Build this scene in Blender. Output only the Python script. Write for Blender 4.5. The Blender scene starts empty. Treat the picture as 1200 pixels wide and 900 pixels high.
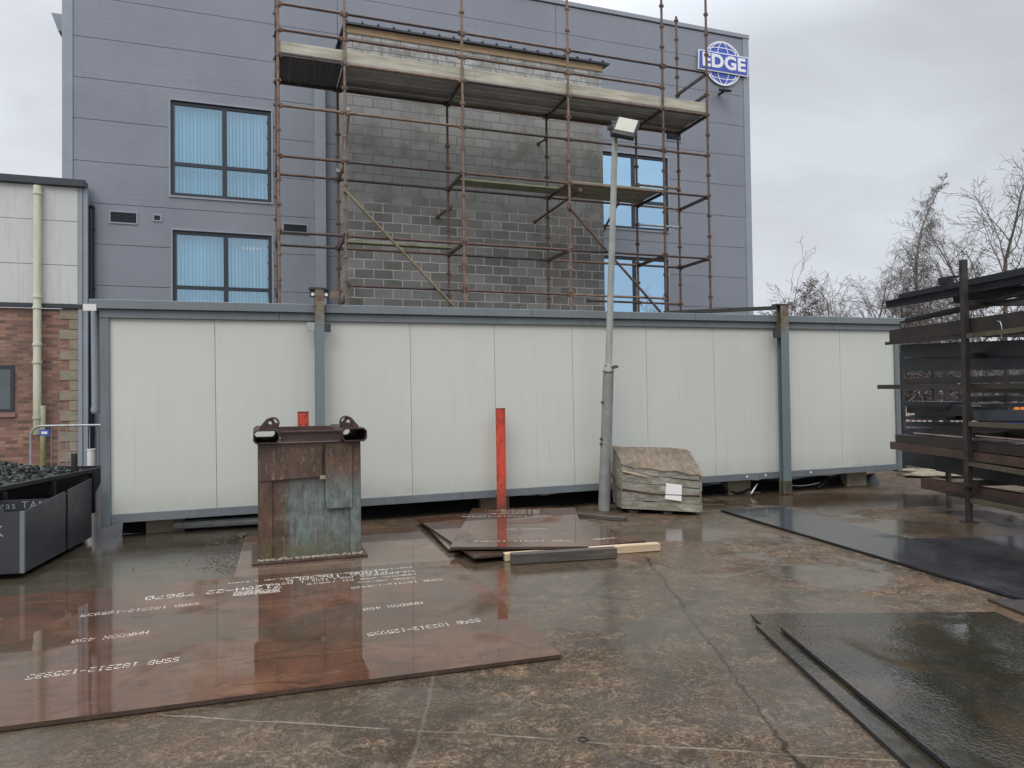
import bpy, math, random
from mathutils import Vector, Matrix
random.seed(7)
S = bpy.context.scene
col = S.collection
# ------------------------------------------------------------------ camera model (used to survey the place)
FP = 850.0; CH = 1.65
PITCH = math.atan(16/850); ROLL = math.radians(.69)
fw = Vector((0, math.cos(PITCH), math.sin(PITCH))); r0 = Vector((1, 0, 0)); u0 = Vector((0, -math.sin(PITCH), math.cos(PITCH)))
CR = math.cos(ROLL)*r0 - math.sin(ROLL)*u0; CU = math.sin(ROLL)*r0 + math.cos(ROLL)*u0
CAM = Vector((0, 0, CH))
def ray(x, y): return fw + (x-600)/FP*CR + (450-y)/FP*CU
def G(x, y, z=0.0):
    d = ray(x, y); return CAM + d*((z-CH)/d.z)
def AY(x, y, Y):
    d = ray(x, y); return CAM + d*(Y/d.y)
ANG = math.radians(19.6)
class Frame:
    def __init__(s, ox, oy, ang, oz=0.0):
        s.o = Vector((ox, oy, oz)); s.a = ang
        s.inv = (Matrix.Translation(s.o) @ Matrix.Rotation(ang, 4, 'Z')).inverted()
        s.fwd = Matrix.Translation(s.o) @ Matrix.Rotation(ang, 4, 'Z')
    def py(s, x, y, yl=0.0):      # pixel -> local point on local plane y = yl
        c = s.inv @ CAM; d = s.inv.to_3x3() @ ray(x, y); return c + d*((yl-c.y)/d.y)
    def px(s, x, y, xl=0.0):
        c = s.inv @ CAM; d = s.inv.to_3x3() @ ray(x, y); return c + d*((xl-c.x)/d.x)
    def loc(s, P): return s.inv @ Vector(P)

# ------------------------------------------------------------------ mesh builder
class MB:
    def __init__(s): s.v = []; s.f = []
    def quad(s, a, b, c, d):
        n = len(s.v); s.v += [tuple(a), tuple(b), tuple(c), tuple(d)]; s.f.append((n, n+1, n+2, n+3)); return s
    def tri(s, a, b, c):
        n = len(s.v); s.v += [tuple(a), tuple(b), tuple(c)]; s.f.append((n, n+1, n+2)); return s
    def hexa(s, p):
        n = len(s.v); s.v += [tuple(q) for q in p]
        for f in ((3,2,1,0), (4,5,6,7), (0,1,5,4), (1,2,6,5), (2,3,7,6), (3,0,4,7)): s.f.append(tuple(n+i for i in f))
        return s
    def box(s, x0, x1, y0, y1, z0, z1, b=0.0):
        if b <= 0:
            return s.hexa([(x0,y0,z0),(x1,y0,z0),(x1,y1,z0),(x0,y1,z0),(x0,y0,z1),(x1,y0,z1),(x1,y1,z1),(x0,y1,z1)])
        # chamfered box
        n = len(s.v); idx = {}
        X = (x0, x1); Y = (y0, y1); Z = (z0, z1)
        for i in (0,1):
            for j in (0,1):
                for k in (0,1):
                    sx = b if i == 0 else -b; sy = b if j == 0 else -b; sz = b if k == 0 else -b
                    for ax, p in (('x', (X[i], Y[j]+sy, Z[k]+sz)), ('y', (X[i]+sx, Y[j], Z[k]+sz)), ('z', (X[i]+sx, Y[j]+sy, Z[k]))):
                        idx[(i,j,k,ax)] = len(s.v); s.v.append(p)
        I = idx
        for i in (0,1):
            q = [I[(i,0,0,'x')], I[(i,1,0,'x')], I[(i,1,1,'x')], I[(i,0,1,'x')]]; s.f.append(tuple(q if i else q[::-1]))
            q = [I[(0,i,0,'y')], I[(1,i,0,'y')], I[(1,i,1,'y')], I[(0,i,1,'y')]]; s.f.append(tuple(q[::-1] if i else q))
            q = [I[(0,0,i,'z')], I[(1,0,i,'z')], I[(1,1,i,'z')], I[(0,1,i,'z')]]; s.f.append(tuple(q if i else q[::-1]))
        for i in (0,1):
            for j in (0,1):
                s.f.append((I[(i,j,0,'x')], I[(i,j,0,'y')], I[(i,j,1,'y')], I[(i,j,1,'x')]))
                s.f.append((I[(i,0,j,'x')], I[(i,0,j,'z')], I[(i,1,j,'z')], I[(i,1,j,'x')]))
                s.f.append((I[(0,i,j,'y')], I[(0,i,j,'z')], I[(1,i,j,'z')], I[(1,i,j,'y')]))
                for k in (0,1): s.f.append((I[(i,j,k,'x')], I[(i,j,k,'y')], I[(i,j,k,'z')]))
        return s
    def tube(s, p0, p1, r0, r1=None, n=8, cap=True, inner=0):
        if r1 is None: r1 = r0
        p0 = Vector(p0); p1 = Vector(p1); d = (p1-p0)
        if d.length < 1e-6: return s
        d.normalize(); a = d.orthogonal().normalized(); b = d.cross(a); k = len(s.v)
        for p, r in ((p0, r0), (p1, r1)):
            for i in range(n):
                t = 2*math.pi*i/n; s.v.append(tuple(p + (a*math.cos(t)+b*math.sin(t))*r))
        for i in range(n):
            j = (i+1) % n; s.f.append((k+i, k+j, k+n+j, k+n+i))
        if cap:
            s.f.append(tuple(k+i for i in range(n))[::-1]); s.f.append(tuple(k+n+i for i in range(n)))
        return s
    def path(s, pts, r, n=6):
        for a, b in zip(pts[:-1], pts[1:]): s.tube(a, b, r, r, n)
        return s
    def prism(s, poly, t, axis='z', at=0.0):
        # poly: list of 2d points; axis z: (x,y) extruded in z ; axis y: (x,z) extruded in y ; axis x: (y,z) in x
        n = len(s.v); m = len(poly)
        for h in (at, at+t):
            for a, b in poly:
                s.v.append((a,b,h) if axis == 'z' else ((a,h,b) if axis == 'y' else (h,a,b)))
        s.f.append(tuple(n+i for i in range(m))[::-1]); s.f.append(tuple(n+m+i for i in range(m)))
        for i in range(m):
            j = (i+1) % m; s.f.append((n+i, n+j, n+m+j, n+m+i))
        return s
    def add(s, other, M):
        n = len(s.v); s.v += [tuple(M @ Vector(v)) for v in other.v]; s.f += [tuple(n+i for i in f) for f in other.f]; return s
    def build(s, name, mat, parent=None, smooth=False, fix=True):
        me = bpy.data.meshes.new(name); me.from_pydata(s.v, [], s.f); me.update()
        if fix:
            import bmesh
            bm = bmesh.new(); bm.from_mesh(me); bmesh.ops.recalc_face_normals(bm, faces=bm.faces); bm.to_mesh(me); bm.free()
        if mat: me.materials.append(mat)
        if smooth:
            for p in me.polygons: p.use_smooth = True
            try: me.set_sharp_from_angle(angle=math.radians(40))
            except Exception: pass
        o = bpy.data.objects.new(name, me); col.objects.link(o)
        if parent: o.parent = parent
        return o
def tag(o, label=None, cat=None, group=None, kind=None):
    if label: o['label'] = label
    if cat: o['category'] = cat
    if group: o['group'] = group
    if kind: o['kind'] = kind
    return o
def empty(name, label, cat, loc=(0,0,0), rz=0.0, group=None, fr=None):
    o = bpy.data.objects.new(name, None); col.objects.link(o); o.empty_display_size = .3
    if fr: loc = fr.o; rz = fr.a
    o.location = loc; o.rotation_euler = (0, 0, rz); return tag(o, label, cat, group)
def place(o, loc, rz=0.0):
    o.location = loc; o.rotation_euler = (0, 0, rz); return o

# ------------------------------------------------------------------ materials
def lin(h):
    h = h.lstrip('#'); return tuple(((int(h[i:i+2],16)/255)/12.92 if int(h[i:i+2],16)/255 <= .04045 else ((int(h[i:i+2],16)/255+.055)/1.055)**2.4) for i in (0,2,4)) + (1,)
class NT:
    def __init__(s, name):
        s.m = bpy.data.materials.new(name); s.m.use_nodes = True; s.t = s.m.node_tree; s.t.nodes.clear()
        s.out = s.t.nodes.new('ShaderNodeOutputMaterial'); s.tc = s.t.nodes.new('ShaderNodeTexCoord')
    def n(s, typ, ins=None, **kw):
        x = s.t.nodes.new(typ)
        for k, v in kw.items(): setattr(x, k, v)
        for k, v in (ins or {}).items(): s.set(x.inputs[k], v)
        return x
    def set(s, i, v):
        if isinstance(v, bpy.types.NodeSocket): s.t.links.new(v, i)
        elif isinstance(v, bpy.types.Node): s.t.links.new(v.outputs[0], i)
        else: i.default_value = v
    def co(s, scale=(1,1,1), rot=(0,0,0), loc=(0,0,0)):
        return s.n('ShaderNodeMapping', {'Vector': s.tc.outputs['Object'], 'Scale': scale, 'Rotation': rot, 'Location': loc}).outputs[0]
    def noise(s, scale, detail=5, rough=.55, vec=None, dist=0.0, out=0):
        return s.n('ShaderNodeTexNoise', {'Vector': vec or s.tc.outputs['Object'], 'Scale': scale, 'Detail': detail, 'Roughness': rough, 'Distortion': dist}).outputs[out]
    def ramp(s, fac, stops, interp='LINEAR'):
        x = s.n('ShaderNodeValToRGB', {'Fac': fac}); x.color_ramp.interpolation = interp
        e = x.color_ramp.elements
        while len(e) > 1: e.remove(e[-1])
        for i, (p, c) in enumerate(stops):
            if not isinstance(c, tuple): c = (c, c, c, 1)
            if len(c) == 3: c = c + (1,)
            if i == 0: e[0].position = p; e[0].color = c
            else: k = e.new(p); k.color = c
        return x.outputs[0]
    def mix(s, fac, a, b, mode='MIX'):
        x = s.n('ShaderNodeMix', data_type='RGBA', blend_type=mode); s.set(x.inputs[0], fac)
        for i, v in ((6, a), (7, b)):
            if isinstance(v, tuple) and len(v) == 3: v = v + (1,)
            s.set(x.inputs[i], v)
        return x.outputs[2]
    def math(s, op, a, b=0.0, c=None, clamp=False):
        x = s.n('ShaderNodeMath', operation=op, use_clamp=clamp); s.set(x.inputs[0], a); s.set(x.inputs[1], b)
        if c is not None: s.set(x.inputs[2], c)
        return x.outputs[0]
    def sep(s, v=None): return s.n('ShaderNodeSeparateXYZ', {'Vector': v or s.tc.outputs['Object']}).outputs
    def bump(s, h, strength=.3, dist=.01, normal=None):
        i = {'Height': h, 'Strength': strength, 'Distance': dist}
        if normal: i['Normal'] = normal
        return s.n('ShaderNodeBump', i).outputs[0]
    def bsdf(s, color, rough=.5, metal=0.0, normal=None, spec=.5, coat=0.0, coat_rough=.05):
        i = {'Base Color': color, 'Roughness': rough, 'Metallic': metal, 'Specular IOR Level': spec, 'Coat Weight': coat, 'Coat Roughness': coat_rough}
        if isinstance(color, tuple) and len(color) == 3: i['Base Color'] = color + (1,)
        if normal: i['Normal'] = normal
        b = s.n('ShaderNodeBsdfPrincipled', i); s.t.links.new(b.outputs[0], s.out.inputs[0]); return s.m

def painted(name, c, var=.12, rough=.45, scale=2.0, dirt=None, dirt_amt=.3, streak=False, metal=0.0, fine=0.06):
    m = NT(name); big = m.noise(scale, 5, .6)
    if streak: st = m.noise(3, 6, .6, m.co((4, 4, .35)))
    else: st = m.noise(scale*3, 6, .6)
    c1 = tuple(x*(1-var) for x in c[:3]); c2 = tuple(min(1, x*(1+var)) for x in c[:3])
    base = m.mix(m.ramp(big, [(.3, 0.0), (.7, 1.0)]), c1, c2)
    if dirt: base = m.mix(m.math('MULTIPLY', m.ramp(st, [(.52, 0.0), (.75, 1.0)]), dirt_amt), base, dirt)
    base = m.mix(m.math('MULTIPLY', m.noise(90, 2), fine), base, tuple(x*.6 for x in c[:3]))
    return m.bsdf(base, m.ramp(st, [(.3, rough*.8), (.7, min(1, rough*1.25))]), metal, m.bump(m.noise(25, 4), .08, .004))
def rusty(name, dark=(.05,.028,.02), mid=(.13,.06,.038), light=(.24,.13,.085), rough=.65, scale=5):
    m = NT(name); a = m.noise(scale, 8, .65, dist=.4); b = m.noise(scale*9, 4, .6)
    c = m.ramp(a, [(.25, dark), (.5, mid), (.75, light)])
    c = m.mix(m.ramp(b, [(.45, 0.0), (.7, .5)]), c, dark)
    return m.bsdf(c, m.ramp(a, [(.3, rough*.7), (.7, rough)]), 0.0, m.bump(b, .35, .006))
def woody(name, c1, c2, c3, along='x', rough=.8, sc=1.0, moss=None):
    m = NT(name); s_ = {'x': (.8, 14, 14), 'y': (14, .8, 14), 'z': (14, 14, .8)}[along]
    g = m.noise(2.2*sc, 8, .65, m.co(s_), .6); b = m.noise(1.6, 4)
    c = m.ramp(g, [(.28, c1), (.5, c2), (.72, c3)])
    c = m.mix(m.ramp(b, [(.35, .45), (.65, 0.0)]), c, c1)
    if moss: c = m.mix(m.ramp(m.noise(2.3, 5, .6), [(.5, 0.0), (.66, .7)]), c, moss)
    return m.bsdf(c, rough, 0.0, m.bump(g, .5, .01))

M = {}
# main cladding blue grey
def mk_clad():
    m = NT('blue_grey_cladding'); z = m.sep()
    a = m.noise(.5, 4, .6); mr = m.noise(1.0, 2, .5, m.co((.6, .6, 26)), 1.2)
    c = m.mix(m.ramp(a, [(.3, 0.0), (.7, 1.0)]), (.200,.216,.250), (.238,.255,.290))
    st = m.noise(2, 6, .6, m.co((5, 5, .25)))
    c = m.mix(m.ramp(st, [(.5, 0.0), (.8, .25)]), c, (.155,.165,.19))
    return m.bsdf(c, .36, .0, m.bump(m.noise(.9, 3), .25, .03, m.bump(mr, .18, .02)), .5)
M['clad'] = mk_clad()
M['clad_trim'] = painted('grey_flashing', (.27,.295,.335), .08, .4)
M['dark_joint'] = painted('dark_joint', (.05,.055,.065), .1, .7)
M['frame'] = painted('anthracite_window_frame', (.028,.034,.045), .1, .35)
M['fascia'] = painted('grey_painted_fascia', (.165,.19,.20), .1, .45, 1.5, (.07,.08,.075), .35, True)
M['cabinpost'] = painted('grey_painted_steel', (.155,.175,.185), .1, .45, 2, (.08,.075,.06), .4, True)
def mk_panel():
    m = NT('off_white_cabin_panel'); a = m.noise(.35, 3, .5); st = m.noise(2.5, 6, .6, m.co((3.5, 3.5, .3)))
    zz = m.sep()[2]
    c = m.mix(m.ramp(a, [(.3, 0.0), (.7, 1.0)]), (.54,.555,.50), (.60,.61,.555))
    c = m.mix(m.ramp(st, [(.45, 0.0), (.85, .14)]), c, (.40,.41,.36))
    c = m.mix(m.math('MULTIPLY', m.ramp(zz, [(.0, .8), (.30, .55), (.62, 0.0)]), m.noise(4, 5)), c, (.24,.22,.17))
    run = m.noise(3.2, 4, .6, m.co((7, 1, .12), (0,0,0), (3,0,0)))
    c = m.mix(m.ramp(run, [(.60, 0.0), (.72, .22)]), c, (.30,.30,.25))
    sp = m.noise(14, 3, .5)
    c = m.mix(m.ramp(sp, [(.74, 0.0), (.78, .5)]), c, (.25,.24,.2))
    return m.bsdf(c, .38, 0.0, m.bump(m.noise(1.2, 3), .22, .03))
M['panel'] = mk_panel()
M['white_clad'] = painted('white_cladding', (.56,.56,.54), .06, .4, .8, (.33,.33,.28), .35, True)
def mk_pipe():
    m = NT('cream_downpipe'); P = m.sep(); n_ = m.noise(4, 6, .7, m.co((4, 4, .6)))
    g_ = m.n('ShaderNodeMapRange', {'Value': m.math('ADD', P[2], m.math('MULTIPLY', n_, 1.6)), 'From Min': 2.7, 'From Max': 1.3, 'To Min': 0.0, 'To Max': .9}).outputs[0]
    c = m.mix(m.ramp(n_, [(.5, 0.0), (.72, .6)]), (.60,.60,.46), (.30,.30,.16)); c = m.mix(g_, c, (.16,.15,.03))
    return m.bsdf(c, .45)
M['cream_pipe'] = mk_pipe()
M['black_plastic'] = painted('black_plastic', (.012,.016,.024), .2, .35)
M['dark_roof'] = painted('dark_roof_trim', (.035,.042,.052), .15, .45)
M['white'] = painted('white_plastic', (.72,.72,.68), .05, .5)
M['galv'] = painted('galvanised_steel', (.36,.38,.37), .15, .42, 6, (.2,.2,.17), .5, True, .35)
M['galv_pole'] = painted('weathered_galvanised_pole', (.30,.31,.28), .18, .55, 4, (.16,.15,.10), .7, True)
M['sleeve'] = painted('grey_painted_sleeve', (.22,.225,.215), .22, .6, 6, (.07,.07,.065), .9, True)
M['rust_tube'] = rusty('rusty_scaffold_tube', (.035,.022,.017), (.115,.064,.045), (.20,.12,.085), .6, 7)
M['rust_tube_light'] = rusty('tan_rusty_tube', (.07,.042,.030), (.20,.125,.085), (.32,.22,.155), .65, 7)
M['yellow_tube'] = rusty('worn_yellow_tube', (.10,.07,.04), (.22,.17,.09), (.30,.24,.13), .6, 5)
M['deck'] = woody('grey_scaffold_boards', (.13,.12,.105), (.27,.25,.22), (.38,.36,.32), 'x')
M['deck_y'] = woody('dark_scaffold_boards', (.05,.048,.045), (.11,.10,.095), (.16,.15,.14), 'y')
M['deck_green'] = woody('mossy_scaffold_boards', (.14,.14,.08), (.30,.29,.19), (.42,.40,.29), 'x', moss=(.12,.15,.05))
M['toe'] = woody('pale_toe_board', (.26,.24,.18), (.50,.47,.37), (.62,.59,.49), 'x', sc=.6)
def mk_block():
    m = NT('grey_concrete_blockwork')
    P = m.sep(); xz = m.n('ShaderNodeCombineXYZ', {'X': P[0], 'Y': P[2], 'Z': 0.0}).outputs[0]
    wob = m.n('ShaderNodeVectorMath', {0: xz, 1: m.n('ShaderNodeVectorMath', {0: m.noise(3, 3, out=1), 'Scale': .022}, operation='SCALE').outputs[0]}, operation='ADD').outputs[0]
    b = m.n('ShaderNodeTexBrick', {'Vector': wob, 'Color1': (0,0,0,1), 'Color2': (1,1,1,1), 'Mortar': (.5,.5,.5,1), 'Scale': 1.0, 'Mortar Size': .012, 'Mortar Smooth': .2, 'Bias': 0.0, 'Brick Width': .45, 'Row Height': .2235})
    b.offset = .5
    fac = b.outputs['Fac']; tone = m.n('ShaderNodeSeparateColor', {0: b.outputs['Color']}).outputs[0]
    zc = m.ramp(m.math('MULTIPLY', P[2], .1), [(0.0, 0.0), (1.0, 1.0)])
    big = m.noise(.8, 5, .6)
    c = m.ramp(tone, [(0.0, (.15,.147,.138)), (.5, (.205,.202,.190)), (1.0, (.275,.272,.258))])
    # upper courses were blocked in paler units; render smears under the roof
    up = m.ramp(m.math('ADD', P[2], m.math('MULTIPLY', big, 1.6)), [(0.0, 0.0), (1.0, 1.0)])
    band = m.n('ShaderNodeMapRange', {'Value': m.math('ADD', P[2], m.math('MULTIPLY', m.noise(1.2, 4), .9)), 'From Min': 6.5, 'From Max': 7.0, 'To Min': 0.0, 'To Max': 1.0}).outputs[0]
    c = m.mix(m.math('MULTIPLY', band, .5), c, (.33,.328,.308))
    top = m.n('ShaderNodeMapRange', {'Value': m.math('ADD', P[2], m.math('MULTIPLY', m.noise(5, 5, .65), .7)), 'From Min': 9.15, 'From Max': 9.5, 'To Min': 0.0, 'To Max': .95}).outputs[0]
    c = m.mix(m.math('MULTIPLY', top, m.ramp(m.noise(4, 5, .6), [(.38, .15), (.56, 1.0)])), c, (.50,.50,.485))
    # moss and damp near the upper left
    c = m.mix(m.math('MULTIPLY', m.ramp(m.noise(1.1, 6, .7), [(.50, 0.0), (.66, 1.0)]), .6), c, (.085,.095,.062))
    c = m.mix(m.ramp(big, [(.35, .15), (.6, 0.0)]), c, (.11,.11,.10))
    c = m.mix(m.ramp(m.noise(70, 3, .7), [(.45, 0.0), (.7, .4)]), c, (.07,.07,.067))
    c = m.mix(m.ramp(m.noise(45, 3, .7, m.co(loc=(4, 2, 1))), [(.55, 0.0), (.75, .35)]), c, (.42,.41,.39))
    low = m.math('SUBTRACT', 1.0, band)
    mc = m.mix(low, (.15,.15,.14), (.46,.445,.415))
    mc = m.mix(m.ramp(m.noise(2.0, 4), [(.45, .0), (.65, .6)]), mc, (.17,.17,.155))
    c = m.mix(fac, c, mc)
    h = m.math('ADD', m.math('MULTIPLY', fac, -.6), m.math('MULTIPLY', m.noise(50, 4), .5))
    return m.bsdf(c, .9, 0.0, m.bump(h, .6, .012))
M['block'] = mk_block()
def mk_brick():
    m = NT('red_brickwork'); P = m.sep(); xz = m.n('ShaderNodeCombineXYZ', {'X': P[0], 'Y': P[2], 'Z': 0.0}).outputs[0]
    b = m.n('ShaderNodeTexBrick', {'Vector': xz, 'Color1': (0,0,0,1), 'Color2': (1,1,1,1), 'Mortar': (.5,.5,.5,1), 'Scale': 1.0, 'Mortar Size': .008, 'Mortar Smooth': .1, 'Brick Width': .225, 'Row Height': .075})
    b.offset = .5
    t = m.n('ShaderNodeSeparateColor', {0: b.outputs['Color']}).outputs[0]
    c = m.ramp(t, [(0.0, (.13,.07,.055)), (.3, (.25,.12,.085)), (.6, (.35,.165,.115)), (1.0, (.42,.24,.17))])
    c = m.mix(m.ramp(m.noise(1.0, 4), [(.4, .5), (.65, 0.0)]), c, (.15,.10,.075))
    c = m.mix(m.ramp(m.noise(30, 3), [(.5, 0.0), (.75, .5)]), c, (.12,.07,.05))
    c = m.mix(b.outputs['Fac'], c, (.17,.14,.12))
    return m.bsdf(c, .85, 0.0, m.bump(b.outputs['Fac'], -.6, .01))
M['brick'] = mk_brick()
M['quoin'] = painted('sandstone_quoin', (.28,.24,.175), .2, .85, 3, (.14,.12,.09), .5)
def mk_glass(name, tint, refl, fac, wav=0.0):
    m = NT(name)
    tr = m.n('ShaderNodeBsdfTransparent', {'Color': tint+(1,)}); gl = m.n('ShaderNodeBsdfGlossy', {'Color': refl+(1,), 'Roughness': .015})
    m.set(gl.inputs['Normal'], m.bump(m.noise(.8, 2), .05, .02))
    mx = m.n('ShaderNodeMixShader', {0: fac, 1: tr, 2: gl}); m.t.links.new(mx.outputs[0], m.out.inputs[0]); return m.m
M['glass'] = mk_glass('blue_solar_glass', (.56,.86,1.0), (.60,.83,1.0), .36)
M['glass2'] = mk_glass('blue_mirror_glass', (.2,.45,.7), (.50,.77,1.0), .9)
M['glass_dark'] = mk_glass('grey_window_glass', (.25,.28,.3), (.8,.85,.9), .35)
M['blind'] = painted('white_vertical_blind', (.86,.88,.86), .04, .7)
M['lamp_glass'] = painted('pale_lamp_glass', (.48,.47,.38), .06, .12, 8)  # pale base colour carries the reflection on the unlit lamp glass
M['room'] = painted('dark_room', (.05,.055,.06), .1, .8)
M['timber_f'] = woody('tan_roof_fascia_board', (.27,.18,.10), (.40,.29,.18), (.48,.37,.25), 'x', sc=.5)
def mk_red():
    m = NT('chipped_red_paint'); P = m.sep(); a = m.noise(5, 5, .65); ch = m.noise(26, 7, .75, m.co((1, 1, .45)), .8)
    c = m.mix(m.ramp(a, [(.35, 0.0), (.65, 1.0)]), (.46,.040,.022), (.70,.085,.040))
    c = m.mix(m.ramp(m.noise(9, 5, .7, m.co((2, 2, .25))), [(.48, 0.0), (.66, .6)]), c, (.24,.035,.022))
    c = m.mix(m.ramp(ch, [(.57, 0.0), (.60, .9)]), c, (.060,.032,.024))
    low = m.n('ShaderNodeMapRange', {'Value': m.math('ADD', P[2], m.math('MULTIPLY', ch, .5)), 'From Min': .75, 'From Max': .35, 'To Min': 0.0, 'To Max': .75}).outputs[0]
    c = m.mix(low, c, (.10,.05,.035))
    return m.bsdf(c, m.ramp(ch, [(.4, .3), (.6, .7)]), 0.0, m.bump(ch, .3, .004))
M['red'] = mk_red()
def mk_wet_plate(name, cols, rmin, rmax, bump=.12, scale=1.0, spec=.5, stains=None, dry=.6, film=.035, ripple=0.0, ior=1.46):
    m = NT(name); a = m.noise(1.3*scale, 8, .62, dist=.5); b = m.noise(7*scale, 6, .6, dist=.8); f = m.noise(60, 4, .6)
    c = m.ramp(a, [(.28, cols[0]), (.5, cols[1]), (.72, cols[2])])
    c = m.mix(m.ramp(b, [(.5, 0.0), (.75, .55)]), c, cols[0])
    c = m.mix(m.ramp(f, [(.5, 0.0), (.75, .3)]), c, cols[2])
    sc = m.noise(2.2, 7, .7, m.co((1, 3.2, 1), (0,0,.35), (4,4,0)), 1.6)
    c = m.mix(m.ramp(sc, [(.53, 0.0), (.6, .6)]), c, cols[0])
    sx = m.noise(5, 4, .6, m.co((.5, 9, 1), (0,0,.9), (2,1,0)), .3)
    c = m.mix(m.ramp(sx, [(.60, 0.0), (.68, .45)]), c, cols[0])
    c = m.mix(m.ramp(m.noise(14, 4, .7, m.co((1,1,1), (0,0,0), (7,7,0)), 1.5), [(.62, 0.0), (.70, .35)]), c, tuple(x*1.5 for x in cols[2]))
    if stains: c = m.mix(m.ramp(m.noise(.8, 6, .65, m.co(loc=(9,3,0)), .8), [(.50, 0.0), (.62, .75)]), c, stains)
    r = m.ramp(m.noise(1.1*scale, 6, .6, m.co(loc=(3,7,0)), .4), [(.38, rmin), (.66, rmax)])
    n1 = m.bump(m.noise(1.6, 2, .5), .12, .01)
    n2 = m.bump(m.noise(55, 3, .6), bump, .0025)
    nc = n1
    if ripple: nc = m.bump(m.noise(38, 2, .5), m.math('MULTIPLY', m.ramp(m.noise(1.1, 3, .5, m.co(loc=(6,2,0))), [(.35, .15), (.6, 1.0)]), ripple), .0045, n1)
    # a film of rain water lies over most of the sheet
    w = m.ramp(m.noise(.9*scale, 5, .6, m.co(loc=(1,5,0)), .5), [(.34, 1-dry), (.46, 1.0)])
    bs = m.n('ShaderNodeBsdfPrincipled', {'Base Color': c, 'Roughness': r, 'Specular IOR Level': spec, 'Coat Weight': w, 'Coat Roughness': film, 'Coat IOR': ior, 'Normal': n2, 'Coat Normal': nc})
    m.t.links.new(bs.outputs[0], m.out.inputs[0]); return m.m
M['rust_plate'] = mk_wet_plate('wet_rust_red_plate', [(.038,.022,.014), (.092,.042,.025), (.150,.074,.044)], .45, .6, .15, 1.0, .02, (.050,.038,.024), .8, .03, 0.0, 1.56)
M['rust_plate_pale'] = mk_wet_plate('wet_brown_plate', [(.07,.046,.033), (.13,.083,.057), (.20,.13,.09)], .4, .6, .15, 1.0, .03)
M['grey_plate'] = mk_wet_plate('wet_grey_steel_plate', [(.05,.046,.042), (.095,.085,.078), (.14,.125,.115)], .4, .6, .15, 1.0, .04)
M['black_plate'] = mk_wet_plate('wet_black_steel_plate', [(.010,.011,.013), (.022,.023,.027), (.045,.045,.047)], .4, .6, .3, 1.0, .05, None, .8, .10, 0.0, 1.28)
M['black_plate2'] = mk_wet_plate('wet_olive_black_plate', [(.010,.010,.007), (.022,.020,.012), (.055,.036,.018)], .4, .6, .35, 1.2, .02, (.040,.024,.012), .85, .035, .75)
M['plate_edge'] = rusty('rusty_plate_edge', (.03,.018,.013), (.06,.035,.025), (.09,.05,.035), .6)
def mk_paint_text():
    m = NT('worn_white_marking'); b = m.n('ShaderNodeBsdfPrincipled', {'Base Color': (.60,.54,.47,1), 'Roughness': .6})
    tr = m.n('ShaderNodeBsdfTransparent'); f = m.ramp(m.noise(9, 6, .7), [(.30, .08), (.48, .92)])
    mx = m.n('ShaderNodeMixShader', {0: f, 1: tr, 2: b}); m.t.links.new(mx.outputs[0], m.out.inputs[0]); return m.m
M['marking'] = mk_paint_text()
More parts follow.
